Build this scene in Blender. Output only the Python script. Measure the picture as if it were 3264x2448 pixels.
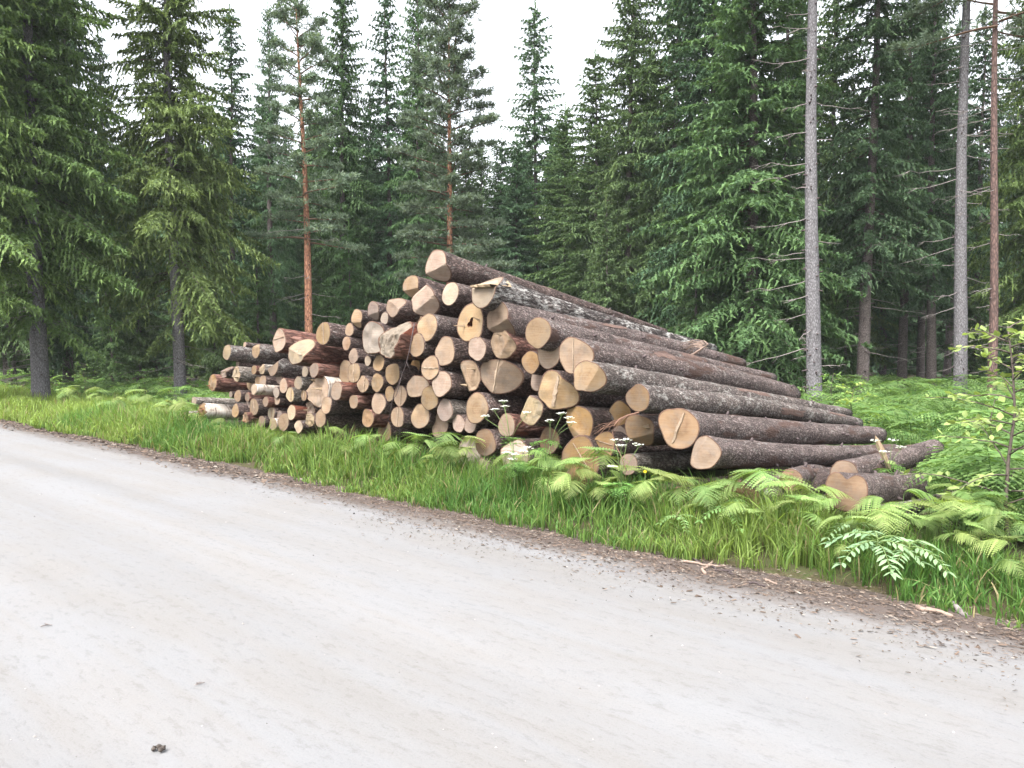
import bpy, math, random
import numpy as np
from mathutils import Matrix, Vector

# ------------------------------------------------------------------ camera, sky, sun, exposure
sc = bpy.context.scene
for o in list(bpy.data.objects):
    bpy.data.objects.remove(o)
COL = sc.collection
FPX, CXP, CYP = 2563.0, 1632.0, 1224.0
PITCH = math.radians(2.93)
CAM_Z = 1.6
cam_d = bpy.data.cameras.new('camera')
cam_d.sensor_width = 36.0
cam_d.lens = FPX / 3264.0 * 36.0
cam_d.clip_start = 0.05
cam_d.clip_end = 2000
cam = bpy.data.objects.new('camera', cam_d)
COL.objects.link(cam)
cam.location = (0, 0, CAM_Z)
cam.rotation_euler = (math.pi / 2 - PITCH, 0, 0)
sc.camera = cam

SUN_EL, SUN_AZ = 56.0, -150.0        # degrees; azimuth from +Y towards +X
world = bpy.data.worlds.new('World')
sc.world = world
world.use_nodes = True
wn = world.node_tree.nodes
wl = world.node_tree.links
wn.clear()
w_out = wn.new('ShaderNodeOutputWorld')
w_bg = wn.new('ShaderNodeBackground')
w_sky = wn.new('ShaderNodeTexSky')
w_sky.sky_type = 'NISHITA'
w_sky.sun_disc = False
w_sky.sun_elevation = math.radians(SUN_EL)
w_sky.sun_rotation = math.radians(SUN_AZ)
w_sky.air_density = 1.2
w_sky.dust_density = 5.0
w_sky.ozone_density = 1.0
w_hs = wn.new('ShaderNodeHueSaturation')      # overcast: the same sky behind an even white cloud deck
w_hs.inputs['Saturation'].default_value = 0.22
wl.new(w_sky.outputs[0], w_hs.inputs['Color'])
wl.new(w_hs.outputs[0], w_bg.inputs['Color'])
w_bg.inputs['Strength'].default_value = 0.15
wl.new(w_bg.outputs[0], w_out.inputs['Surface'])

sun_d = bpy.data.lights.new('sun', 'SUN')
sun_d.energy = 1.5
sun_d.angle = math.radians(24)
sun_d.color = (1.0, 0.965, 0.91)
sun = bpy.data.objects.new('sun', sun_d)
COL.objects.link(sun)
_e, _a = math.radians(SUN_EL), math.radians(SUN_AZ)
sun_dir = Vector((math.sin(_a) * math.cos(_e), math.cos(_a) * math.cos(_e), math.sin(_e)))
sun.rotation_euler = sun_dir.to_track_quat('Z', 'Y').to_euler()
sun.location = (0, 0, 30)

sc.view_settings.view_transform = 'Standard'
sc.view_settings.look = 'None'
sc.view_settings.gamma = 1.0
sc.view_settings.use_curve_mapping = False
sc.view_settings.exposure = 2.0
sc.render.engine = 'CYCLES'
sc.cycles.max_bounces = 8
sc.cycles.diffuse_bounces = 5
sc.cycles.transmission_bounces = 5
sc.cycles.transparent_max_bounces = 4

RNG = np.random.default_rng(7)
random.seed(7)
U = np.array([0.74, -0.673]); U /= np.linalg.norm(U)      # along the road
N2 = np.array([0.673, 0.74]); N2 /= np.linalg.norm(N2)    # across the road, towards the pile
OV = 3264.0 / 2212.0

# ------------------------------------------------------------------ small helpers
def ray(px, py):
    x = (px - CXP) / FPX
    v = -(py - CYP) / FPX
    c, s = math.cos(PITCH), math.sin(PITCH)
    return np.array([x, c + v * s, -s + v * c])

def on_t(px, py, t):
    """the world point where the sight line through a photo pixel meets the upright plane t metres across the road"""
    d = ray(px, py)
    k = t / (d[0] * N2[0] + d[1] * N2[1])
    return np.array([0, 0, CAM_Z]) + d * k

def st(s, t):
    return U * s + N2 * t

def smooth(a, b, x):
    x = np.clip((np.asarray(x, float) - a) / (b - a), 0, 1)
    return x * x * (3 - 2 * x)

def _hash(ix, iy, iz):
    h = (ix * 374761393 + iy * 668265263 + iz * 2147483647 + 12345).astype(np.int64)
    h = (h ^ (h >> 13)) * 1274126177
    h = h & 0x7fffffff
    return ((h ^ (h >> 16)) & 0xffff) / 65535.0

def vnoise(p):
    p = np.asarray(p, float)
    i = np.floor(p).astype(np.int64)
    f = p - i
    f = f * f * (3 - 2 * f)
    r = 0
    for dx in (0, 1):
        for dy in (0, 1):
            for dz in (0, 1):
                w = (f[..., 0] if dx else 1 - f[..., 0]) * (f[..., 1] if dy else 1 - f[..., 1]) * (f[..., 2] if dz else 1 - f[..., 2])
                r = r + w * _hash(i[..., 0] + dx, i[..., 1] + dy, i[..., 2] + dz)
    return r * 2 - 1

def noise2(x, y, sc_=1.0, seed=0.0):
    x = np.asarray(x, float); y = np.asarray(y, float)
    return vnoise(np.stack([x * sc_, y * sc_, np.full_like(x, seed)], -1))

def ground_z(x, y):
    x = np.asarray(x, float); y = np.asarray(y, float)
    s = x * U[0] + y * U[1]
    t = x * N2[0] + y * N2[1]
    z = -0.07 * smooth(4.8, 5.7, t) - 0.33 * smooth(6.0, 12.0, t) - 0.12 * smooth(-3.0, -5.0, t)
    z = z + smooth(12.5, 18, t) * (0.12 * noise2(x, y, 0.22, 3.3) + 0.05 * noise2(x, y, 0.9, 8.1))
    z = z + smooth(5.5, 6.5, t) * 0.025 * noise2(x, y, 1.4, 5.0)
    return z

class Buf:
    """collects vertices, faces and vertex colours, then links them as ONE mesh object"""
    def __init__(self):
        self.v, self.q, self.t, self.c, self.n = [], [], [], [], 0
    def add(self, V, quads=None, tris=None, col=None):
        V = np.asarray(V, float).reshape(-1, 3)
        self.v.append(V)
        if quads is not None and len(quads): self.q.append(np.asarray(quads, np.int64).reshape(-1, 4) + self.n)
        if tris is not None and len(tris): self.t.append(np.asarray(tris, np.int64).reshape(-1, 3) + self.n)
        if col is None: col = np.ones((len(V), 3)) * 0.5
        col = np.asarray(col, float)
        if col.ndim == 1: col = np.tile(col, (len(V), 1))
        self.c.append(col)
        self.n += len(V)
    def arrays(self):
        V = np.concatenate(self.v) if self.v else np.zeros((0, 3))
        q = np.concatenate(self.q) if self.q else np.zeros((0, 4), np.int64)
        t = np.concatenate(self.t) if self.t else np.zeros((0, 3), np.int64)
        return V, q, t, np.concatenate(self.c)
    def mesh(self, name, mats, smooth_=True, mat_idx=None):
        V, q, t, c = self.arrays()
        return make_mesh(name, V, q, t, mats, c, smooth_, mat_idx)
    def build(self, name, mats, parent=None, smooth_=True):
        return link(name, self.mesh(name, mats, smooth_), parent)

def make_mesh(name, V, q, t, mats, c=None, smooth_=True, mat_idx=None):
    me = bpy.data.meshes.new(name)
    q = np.asarray(q, np.int64).reshape(-1, 4); t = np.asarray(t, np.int64).reshape(-1, 3)
    nf = len(q) + len(t)
    me.vertices.add(len(V))
    me.vertices.foreach_set('co', np.asarray(V, np.float32).ravel())
    loops = np.concatenate([q.ravel(), t.ravel()]).astype(np.int32)
    me.loops.add(len(loops))
    me.loops.foreach_set('vertex_index', loops)
    me.polygons.add(nf)
    starts = np.concatenate([np.arange(len(q)) * 4, len(q) * 4 + np.arange(len(t)) * 3]).astype(np.int32)
    me.polygons.foreach_set('loop_start', starts)
    if mat_idx is not None:
        me.polygons.foreach_set('material_index', np.asarray(mat_idx, np.int32))
    me.polygons.foreach_set('use_smooth', np.full(nf, smooth_, bool))
    for m in (mats if isinstance(mats, (list, tuple)) else [mats]):
        me.materials.append(m)
    if c is not None:
        at = me.color_attributes.new('Col', 'FLOAT_COLOR', 'POINT')
        c4 = np.concatenate([np.asarray(c, np.float32), np.ones((len(V), 1), np.float32)], 1)
        at.data.foreach_set('color', c4.ravel())
    me.update(calc_edges=True)
    return me

def link(name, data, parent=None):
    o = bpy.data.objects.new(name, data)
    COL.objects.link(o)
    if parent is not None: o.parent = parent
    return o

def empty(name, loc=(0, 0, 0), rz=0.0):
    o = bpy.data.objects.new(name, None)
    o.empty_display_size = 0.2
    COL.objects.link(o)
    o.location = loc
    o.rotation_euler = (0, 0, rz)
    return o

def tag(o, label=None, cat=None, group=None, kind=None):
    if label: o['label'] = label
    if cat: o['category'] = cat
    if group: o['group'] = group
    if kind: o['kind'] = kind
    return o

def copy_tree(o, parent=None):
    c = o.copy()
    COL.objects.link(c)
    if parent is not None: c.parent = parent
    for ch in [k for k in KIDS.get(o.name, [])]:
        copy_tree(ch, c)
    return c
KIDS = {}
def kid(parent, ch):
    KIDS.setdefault(parent.name, []).append(ch)
    return ch

def tube(pts, rad, na=6, cap=True, wob=0.0):
    pts = np.asarray(pts, float); n = len(pts)
    rad = np.broadcast_to(np.asarray(rad, float), (n,))
    d = np.gradient(pts, axis=0)
    d /= np.linalg.norm(d, axis=1, keepdims=True) + 1e-9
    ref = np.array([0, 0, 1.0]) if abs(d[0][2]) < 0.9 else np.array([1.0, 0, 0])
    e1 = np.cross(d, ref); e1 /= np.linalg.norm(e1, axis=1, keepdims=True) + 1e-9
    e2 = np.cross(d, e1)
    a = np.arange(na) * 2 * np.pi / na
    V = pts[:, None] + rad[:, None, None] * (np.cos(a)[None, :, None] * e1[:, None] + np.sin(a)[None, :, None] * e2[:, None])
    V = V.reshape(-1, 3)
    i = np.arange(n - 1)[:, None] * na; j = np.arange(na)[None]; j2 = (j + 1) % na
    q = np.stack([i + j, i + j2, i + na + j2, i + na + j], -1).reshape(-1, 4)
    t = []
    if cap:
        V = np.concatenate([V, pts[-1:] + d[-1:] * rad[-1] * 0.3, pts[:1]])
        m = n * na
        for k in range(na):
            t.append(((n - 1) * na + k, (n - 1) * na + (k + 1) % na, m))
            t.append(((k + 1) % na, k, m + 1))
    return V, q, np.array(t, np.int64).reshape(-1, 3)

# ------------------------------------------------------------------ materials
def new_mat(name):
    m = bpy.data.materials.new(name)
    m.use_nodes = True
    nt = m.node_tree
    nt.nodes.clear()
    out = nt.nodes.new('ShaderNodeOutputMaterial')
    return m, nt, out

def nd(nt, typ, **kw):
    n = nt.nodes.new(typ)
    for k, v in kw.items():
        if k.startswith('i_'):
            n.inputs[k[2:].replace('_', ' ')].default_value = v
        else:
            setattr(n, k, v)
    return n

def ramp(nt, stops, interp='LINEAR'):
    r = nt.nodes.new('ShaderNodeValToRGB')
    r.color_ramp.interpolation = interp
    el = r.color_ramp.elements
    while len(el) < len(stops): el.new(0.5)
    for e, (p, c) in zip(el, stops):
        e.position = p
        e.color = (*c, 1) if len(c) == 3 else c
    return r

def mixc(nt, fac, a, b, mode='MIX'):
    m = nt.nodes.new('ShaderNodeMix')
    m.data_type = 'RGBA'
    m.blend_type = mode
    for key, v in (('Factor', fac), ('A', a), ('B', b)):
        sock = [s for s in m.inputs if s.name == key and (s.type == ('VALUE' if key == 'Factor' else 'RGBA'))][0]
        if isinstance(v, (int, float)): sock.default_value = v
        elif isinstance(v, tuple): sock.default_value = (*v, 1)
        else: nt.links.new(v, sock)
    return [s for s in m.outputs if s.type == 'RGBA'][0]

def math_(nt, op, a, b=None, c=None):
    m = nt.nodes.new('ShaderNodeMath'); m.operation = op
    for i, v in enumerate((a, b, c)):
        if v is None: continue
        if isinstance(v, (int, float)): m.inputs[i].default_value = v
        else: nt.links.new(v, m.inputs[i])
    return m.outputs[0]

def coords(nt, scale=(1, 1, 1), kind='Object', rnd=True):
    tc = nt.nodes.new('ShaderNodeTexCoord')
    mp = nt.nodes.new('ShaderNodeMapping')
    mp.inputs['Scale'].default_value = scale
    nt.links.new(tc.outputs[kind], mp.inputs['Vector'])
    if rnd:
        oi = nt.nodes.new('ShaderNodeObjectInfo')
        mu = math_(nt, 'MULTIPLY', oi.outputs['Random'], 37.0)
        cb = nt.nodes.new('ShaderNodeCombineXYZ')
        for k in range(3): nt.links.new(mu, cb.inputs[k])
        nt.links.new(cb.outputs[0], mp.inputs['Location'])
    return mp.outputs[0]

def tex_noise(nt, vec, scale, detail=4, rough=0.6, dist=0.0):
    n = nt.nodes.new('ShaderNodeTexNoise')
    n.inputs['Scale'].default_value = scale
    n.inputs['Detail'].default_value = detail
    n.inputs['Roughness'].default_value = rough
    n.inputs['Distortion'].default_value = dist
    nt.links.new(vec, n.inputs['Vector'])
    return n.outputs['Fac']

def tex_voro(nt, vec, scale, feature='F1', rand=1.0):
    n = nt.nodes.new('ShaderNodeTexVoronoi')
    n.feature = feature
    n.inputs['Scale'].default_value = scale
    n.inputs['Randomness'].default_value = rand
    nt.links.new(vec, n.inputs['Vector'])
    return n

def bsdf(nt, out, color, rough=0.85, bump=None, strength=0.6, dist=0.01, spec=0.25):
    b = nt.nodes.new('ShaderNodeBsdfPrincipled')
    b.inputs['Roughness'].default_value = rough
    b.inputs['Specular IOR Level'].default_value = spec
    if isinstance(color, tuple): b.inputs['Base Color'].default_value = (*color, 1)
    else: nt.links.new(color, b.inputs['Base Color'])
    if bump is not None:
        bp = nt.nodes.new('ShaderNodeBump')
        bp.inputs['Strength'].default_value = strength
        bp.inputs['Distance'].default_value = dist
        nt.links.new(bump, bp.inputs['Height'])
        nt.links.new(bp.outputs[0], b.inputs['Normal'])
    nt.links.new(b.outputs[0], out.inputs['Surface'])
    return b

def bark_material(name, crack, plate, high, lichen, lichen_amt, vscale=34, zs=0.45, patch=None, rough=0.9, depth=0.016):
    crack, plate, high, lichen = [tuple(np.array(c) * np.array([1.0, 1.0, 1.0])) for c in (crack, plate, high, lichen)]
    if patch: patch = tuple(np.array(patch) * 0.68)
    m, nt, out = new_mat(name)
    v = coords(nt, (1, 1, zs))
    warp = tex_noise(nt, v, 9, 3)
    wn_ = nt.nodes.new('ShaderNodeTexNoise'); wn_.inputs['Scale'].default_value = 16; wn_.inputs['Detail'].default_value = 4; nt.links.new(v, wn_.inputs['Vector'])
    vv = mixc(nt, 0.09, v, wn_.outputs['Color'])
    # the noise bends the plates' outlines
    vo = tex_voro(nt, vv, vscale, 'F1')
    ve = tex_voro(nt, vv, vscale, 'DISTANCE_TO_EDGE')
    fine = tex_noise(nt, v, 120, 5, 0.7)
    big = tex_noise(nt, coords(nt, (1, 1, 0.6)), 3.5, 4, 0.65)
    edge = math_(nt, 'MULTIPLY', ve.outputs['Distance'], 3.2)
    r1 = ramp(nt, [(0.0, crack), (0.35, plate), (1.0, high)])
    h = math_(nt, 'ADD', math_(nt, 'MULTIPLY', edge, 0.6), math_(nt, 'MULTIPLY', fine, 0.75))
    nt.links.new(math_(nt, 'SUBTRACT', h, 0.30), r1.inputs[0])
    bw = nt.nodes.new('ShaderNodeRGBToBW'); nt.links.new(vo.outputs['Color'], bw.inputs[0])
    tone = ramp(nt, [(0.2, (0.55, 0.55, 0.55)), (0.8, (1.35, 1.35, 1.35))]); nt.links.new(bw.outputs[0], tone.inputs[0])
    cell = mixc(nt, 0.7, r1.outputs[0], tone.outputs[0], 'MULTIPLY')
    bg = ramp(nt, [(0.3, (0.55, 0.53, 0.52)), (0.5, (0.95, 0.95, 0.95)), (0.7, (1.3, 1.28, 1.26))]); nt.links.new(big, bg.inputs[0])
    col = mixc(nt, 0.85, cell, bg.outputs[0], 'MULTIPLY')
    # crusty lichen in specks gathered in patches
    ln = tex_noise(nt, v, 26, 6, 0.75)
    lb = tex_noise(nt, coords(nt, (1, 1, 0.8)), 5.0, 3, 0.6)
    lf = ramp(nt, [(0.60 - lichen_amt * 0.18, (0, 0, 0)), (0.66 - lichen_amt * 0.15, (1, 1, 1))])
    nt.links.new(math_(nt, 'ADD', math_(nt, 'MULTIPLY', ln, 0.62), math_(nt, 'MULTIPLY', lb, 0.38)), lf.inputs[0])
    col = mixc(nt, math_(nt, 'MULTIPLY', lf.outputs[0], min(1.0, 0.25 + lichen_amt)), col, lichen)
    if patch:
        pf = ramp(nt, [(0.58, (0, 0, 0)), (0.64, (1, 1, 1))])
        nt.links.new(tex_noise(nt, coords(nt, (1.3, 1.3, 0.35)), 4.0, 4, 0.55), pf.inputs[0])
        col = mixc(nt, pf.outputs[0], col, patch)
    bsdf(nt, out, col, rough, h, 1.0, depth * 1.5)
    return m

M = {}
M['bark_dark'] = bark_material('bark_dark', (0.03, 0.022, 0.02), (0.115, 0.08, 0.072), (0.21, 0.16, 0.145), (0.33, 0.32, 0.30), 0.25)
M['bark_long'] = bark_material('bark_long', (0.04, 0.03, 0.028), (0.15, 0.115, 0.108), (0.29, 0.24, 0.228), (0.42, 0.40, 0.375), 0.26, vscale=40, zs=0.6, patch=(0.14, 0.085, 0.07))
M['bark_lichen'] = bark_material('bark_lichen', (0.022, 0.018, 0.018), (0.10, 0.082, 0.078), (0.26, 0.235, 0.22), (0.55, 0.535, 0.51), 0.52, vscale=22, zs=0.33, depth=0.03)
M['bark_greenish'] = bark_material('bark_greenish', (0.038, 0.031, 0.029), (0.145, 0.118, 0.108), (0.27, 0.235, 0.22), (0.43, 0.42, 0.39), 0.42, vscale=40, zs=0.6)
M['bark_red'] = bark_material('bark_red', (0.04, 0.02, 0.016), (0.15, 0.072, 0.055), (0.26, 0.15, 0.12), (0.33, 0.28, 0.25), 0.15, vscale=18, zs=0.3, patch=(0.20, 0.065, 0.04))
M['bark_grey'] = bark_material('bark_grey', (0.05, 0.042, 0.036), (0.17, 0.145, 0.125), (0.31, 0.28, 0.25), (0.42, 0.40, 0.36), 0.45)

def birch_material():
    m, nt, out = new_mat('bark_birch')
    v = coords(nt, (1, 1, 1))
    band = tex_noise(nt, coords(nt, (3, 3, 26)), 1.6, 4, 0.6)
    blot = tex_noise(nt, coords(nt, (1.2, 1.2, 0.7)), 7, 5, 0.7)
    r = ramp(nt, [(0.40, (0.46, 0.425, 0.385)), (0.52, (0.36, 0.31, 0.265)), (0.60, (0.11, 0.085, 0.07))])
    nt.links.new(math_(nt, 'ADD', math_(nt, 'MULTIPLY', band, 0.5), math_(nt, 'MULTIPLY', blot, 0.5)), r.inputs[0])
    bsdf(nt, out, r.outputs[0], 0.6, blot, 0.5, 0.008)
    return m
M['bark_birch'] = birch_material()

CUT_K = 0.375
def cut_material(name, c_sap, c_heart, c_saw, ring=0.20, dirt=0.5):
    m, nt, out = new_mat(name)
    c_sap, c_heart, c_saw = [tuple(np.array(c) * CUT_K * np.array([1.0, 0.985, 0.95])) for c in (c_sap, c_heart, c_saw)]
    tc = nt.nodes.new('ShaderNodeTexCoord')
    sep = nt.nodes.new('ShaderNodeSeparateXYZ')
    nt.links.new(tc.outputs['Object'], sep.inputs[0])
    oi0 = nt.nodes.new('ShaderNodeObjectInfo')      # the pith lies off the middle
    ox = math_(nt, 'ADD', sep.outputs[0], math_(nt, 'MULTIPLY', math_(nt, 'SUBTRACT', oi0.outputs['Random'], 0.5), 0.07))
    oy = math_(nt, 'ADD', sep.outputs[1], math_(nt, 'MULTIPLY', math_(nt, 'SUBTRACT', math_(nt, 'FRACT', math_(nt, 'MULTIPLY', oi0.outputs['Random'], 13.7)), 0.5), 0.07))
    rad = math_(nt, 'SQRT', math_(nt, 'ADD', math_(nt, 'POWER', ox, 2.0), math_(nt, 'POWER', oy, 2.0)))
    v = coords(nt)
    wob = tex_noise(nt, v, 7, 3)
    rr = math_(nt, 'ADD', rad, math_(nt, 'MULTIPLY', wob, 0.07))
    rings = math_(nt, 'SINE', math_(nt, 'MULTIPLY', rr, 620.0))
    rings2 = math_(nt, 'SINE', math_(nt, 'MULTIPLY', rr, 170.0))
    hr = ramp(nt, [(0.0, c_heart), (0.45, c_heart), (0.75, c_sap), (1.0, c_sap)])
    nt.links.new(math_(nt, 'MULTIPLY', rr, 4.6), hr.inputs[0])
    col = mixc(nt, math_(nt, 'MULTIPLY', math_(nt, 'ADD', math_(nt, 'MULTIPLY', rings2, 0.5), 0.5), ring), hr.outputs[0], c_saw)
    col = mixc(nt, math_(nt, 'MULTIPLY', math_(nt, 'ADD', math_(nt, 'MULTIPLY', rings, 0.5), 0.5), ring * 0.5), col, c_heart)
    # chain-saw scratches run straight across at a direction of their own
    oi = nt.nodes.new('ShaderNodeObjectInfo')
    mp = nt.nodes.new('ShaderNodeMapping'); mp.inputs['Scale'].default_value = (3, 70, 3)
    cb = nt.nodes.new('ShaderNodeCombineXYZ')
    nt.links.new(math_(nt, 'MULTIPLY', oi.outputs['Random'], 19.0), cb.inputs[2])
    nt.links.new(cb.outputs[0], mp.inputs['Rotation'])
    nt.links.new(tc.outputs['Object'], mp.inputs['Vector'])
    saw = tex_noise(nt, mp.outputs[0], 1.0, 5, 0.7)
    sf = ramp(nt, [(0.42, (0, 0, 0)), (0.62, (1, 1, 1))])
    nt.links.new(saw, sf.inputs[0])
    col = mixc(nt, math_(nt, 'MULTIPLY', sf.outputs[0], 0.6), col, c_saw)
    blot = tex_noise(nt, v, 9, 5, 0.65)
    bf = ramp(nt, [(0.50, (0, 0, 0)), (0.72, (1, 1, 1))])
    nt.links.new(blot, bf.inputs[0])
    col = mixc(nt, math_(nt, 'MULTIPLY', bf.outputs[0], dirt), col, tuple(k * 0.5 for k in c_heart))
    gm = tex_noise(nt, coords(nt, (1, 1, 1)), 4.5, 6, 0.7, 0.8)
    gf = ramp(nt, [(0.46, (0, 0, 0)), (0.70, (1, 1, 1))])
    nt.links.new(gm, gf.inputs[0])
    col = mixc(nt, math_(nt, 'MULTIPLY', gf.outputs[0], 0.55), col, tuple(np.array([0.40, 0.36, 0.32]) * CUT_K * 0.85))
    # each log has a tone of its own
    hs = nt.nodes.new('ShaderNodeHueSaturation')
    nt.links.new(math_(nt, 'ADD', 0.68, math_(nt, 'MULTIPLY', oi.outputs['Random'], 0.52)), hs.inputs['Value'])
    r2 = math_(nt, 'FRACT', math_(nt, 'MULTIPLY', oi.outputs['Random'], 7.3))
    nt.links.new(math_(nt, 'ADD', 0.76, math_(nt, 'MULTIPLY', r2, 0.32)), hs.inputs['Saturation'])
    nt.links.new(math_(nt, 'ADD', 0.491, math_(nt, 'MULTIPLY', r2, 0.016)), hs.inputs['Hue'])
    nt.links.new(col, hs.inputs['Color'])
    h = math_(nt, 'ADD', math_(nt, 'MULTIPLY', saw, 0.8), math_(nt, 'MULTIPLY', tex_noise(nt, v, 60, 4), 0.4))
    bsdf(nt, out, hs.outputs[0], 0.8, h, 0.5, 0.006)
    return m
M['cut_t'] = cut_material('cut_tan', (0.50, 0.335, 0.195), (0.42, 0.255, 0.135), (0.60, 0.44, 0.285))
M['cut_k'] = cut_material('cut_pink', (0.50, 0.36, 0.265), (0.44, 0.285, 0.205), (0.62, 0.49, 0.40))
M['cut_g'] = cut_material('cut_grey', (0.42, 0.34, 0.255), (0.36, 0.275, 0.20), (0.52, 0.44, 0.345), dirt=0.45)
M['cut_p'] = cut_material('cut_pale', (0.58, 0.45, 0.29), (0.52, 0.375, 0.225), (0.68, 0.55, 0.39))
M['cut_o'] = cut_material('cut_amber', (0.46, 0.27, 0.125), (0.37, 0.20, 0.085), (0.54, 0.36, 0.19))  # orange-brown wood; on the lower logs their shade is put into this colour

def plain(name, base, var, scale=20, rough=0.85, bump=0.4, bdist=0.01, coordscale=(1, 1, 1)):
    m, nt, out = new_mat(name)
    v = coords(nt, coordscale)
    n = tex_noise(nt, v, scale, 5, 0.65)
    r = ramp(nt, [(0.3, var), (0.7, base)])
    nt.links.new(n, r.inputs[0])
    bsdf(nt, out, r.outputs[0], rough, n, bump, bdist)
    return m
M['splinter'] = plain('pale_splintered_wood', (0.36, 0.285, 0.20), (0.22, 0.15, 0.09), 3, coordscale=(30, 30, 3))
M['hinge'] = plain('torn_hinge_wood', (0.265, 0.205, 0.150), (0.18, 0.132, 0.092), 3, coordscale=(30, 30, 3))
M['rot'] = plain('rotten_heartwood', (0.10, 0.035, 0.015), (0.03, 0.012, 0.008), 25)
M['rusty_wood'] = plain('rusty_torn_wood', (0.24, 0.10, 0.05), (0.10, 0.038, 0.025), 18)
M['dead_twig'] = plain('dead_twig_grey', (0.25, 0.225, 0.215), (0.13, 0.11, 0.105), 30)
M['dark_twig'] = plain('dark_twig', (0.085, 0.065, 0.065), (0.045, 0.035, 0.035), 30)
M['red_twig'] = plain('reddish_twig', (0.21, 0.12, 0.085), (0.10, 0.055, 0.04), 30)
M['bone_stick'] = plain('peeled_stick', (0.30, 0.225, 0.185), (0.17, 0.12, 0.095), 25)
M['green_stem'] = plain('green_stem', (0.15, 0.21, 0.075), (0.10, 0.15, 0.05), 30)
M['sapling_bark'] = plain('sapling_bark', (0.12, 0.095, 0.08), (0.06, 0.048, 0.042), 40)
M['clod'] = plain('dark_clod', (0.10, 0.085, 0.075), (0.04, 0.032, 0.028), 60, bump=1.0)

def leaf_material(name, trans=0.35, rough=0.55, hue_var=0.03, val_var=0.35, spec=0.18):
    """colour from the vertex colours (each leaf's own tone), thin enough to let some light through"""
    m, nt, out = new_mat(name)
    at = nt.nodes.new('ShaderNodeAttribute'); at.attribute_name = 'Col'
    oi = nt.nodes.new('ShaderNodeObjectInfo')
    hs = nt.nodes.new('ShaderNodeHueSaturation')
    nt.links.new(at.outputs['Color'], hs.inputs['Color'])
    nt.links.new(math_(nt, 'ADD', 0.5 - hue_var / 2, math_(nt, 'MULTIPLY', oi.outputs['Random'], hue_var)), hs.inputs['Hue'])
    r2 = math_(nt, 'FRACT', math_(nt, 'MULTIPLY', oi.outputs['Random'], 5.7))
    nt.links.new(math_(nt, 'ADD', 1 - val_var / 2, math_(nt, 'MULTIPLY', r2, val_var)), hs.inputs['Value'])
    b = nt.nodes.new('ShaderNodeBsdfPrincipled')
    b.inputs['Roughness'].default_value = rough
    b.inputs['Specular IOR Level'].default_value = spec
    nt.links.new(hs.outputs[0], b.inputs['Base Color'])
    tr = nt.nodes.new('ShaderNodeBsdfTranslucent')
    g = mixc(nt, 1.0, hs.outputs[0], (1.2, 1.2, 0.6), 'MULTIPLY')
    nt.links.new(g, tr.inputs['Color'])
    mx = nt.nodes.new('ShaderNodeMixShader'); mx.inputs[0].default_value = trans
    nt.links.new(b.outputs[0], mx.inputs[1]); nt.links.new(tr.outputs[0], mx.inputs[2])
    nt.links.new(mx.outputs[0], out.inputs['Surface'])
    return m
M['needles'] = leaf_material('spruce_needles', 0.30, 0.65)
M['grass'] = leaf_material('grass_blades', 0.42, 0.5, 0.0, 0.0)
M['fern'] = leaf_material('fern_green', 0.45, 0.55, 0.05, 0.5)
M['leaf'] = leaf_material('broad_leaf', 0.40, 0.45, 0.02, 0.15, 0.3)
M['petal'] = leaf_material('white_petals', 0.25, 0.6, 0.0, 0.0)
M['chips'] = leaf_material('bark_chips', 0.0, 0.9, 0.0, 0.0, 0.1)

def trunk_material(name, c0, c1, c2, vs=30, zs=0.5):
    m, nt, out = new_mat(name)
    v = coords(nt, (1, 1, zs))
    vo = tex_voro(nt, v, vs, 'DISTANCE_TO_EDGE')
    n = tex_noise(nt, v, 14, 6, 0.7)
    h = math_(nt, 'ADD', math_(nt, 'MULTIPLY', vo.outputs['Distance'], 1.6), math_(nt, 'MULTIPLY', n, 0.6))
    r = ramp(nt, [(0.22, c0), (0.45, c1), (0.75, c2)])
    nt.links.new(h, r.inputs[0])
    bsdf(nt, out, r.outputs[0], 0.9, h, 0.8, 0.02)
    return m
M['trunk'] = trunk_material('spruce_trunk_bark', (0.058, 0.054, 0.057), (0.112, 0.106, 0.112), (0.170, 0.165, 0.174), 26, 0.42)
M['trunk_dark'] = trunk_material('dark_trunk_bark', (0.03, 0.025, 0.023), (0.085, 0.07, 0.066), (0.14, 0.12, 0.115))
M['trunk_pine'] = trunk_material('pine_trunk_bark', (0.085, 0.04, 0.028), (0.25, 0.12, 0.075), (0.38, 0.20, 0.125), 16, 0.35)

M['trunk_pine_dark'] = trunk_material('dark_pine_bark', (0.04, 0.027, 0.025), (0.085, 0.055, 0.049), (0.14, 0.09, 0.078), 16, 0.35)

def ground_material():
    m, nt, out = new_mat('forest_floor')
    v = coords(nt, kind='Object', rnd=False)
    n1 = tex_noise(nt, v, 1.2, 6, 0.65); n2 = tex_noise(nt, v, 14, 5, 0.7)
    r = ramp(nt, [(0.30, (0.028, 0.021, 0.014)), (0.48, (0.05, 0.042, 0.02)), (0.62, (0.045, 0.06, 0.018)), (0.75, (0.06, 0.085, 0.025))])
    nt.links.new(math_(nt, 'ADD', math_(nt, 'MULTIPLY', n1, 0.6), math_(nt, 'MULTIPLY', n2, 0.4)), r.inputs[0])
    bsdf(nt, out, r.outputs[0], 0.95, n2, 0.8, 0.04)
    return m
M['ground'] = ground_material()

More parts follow.
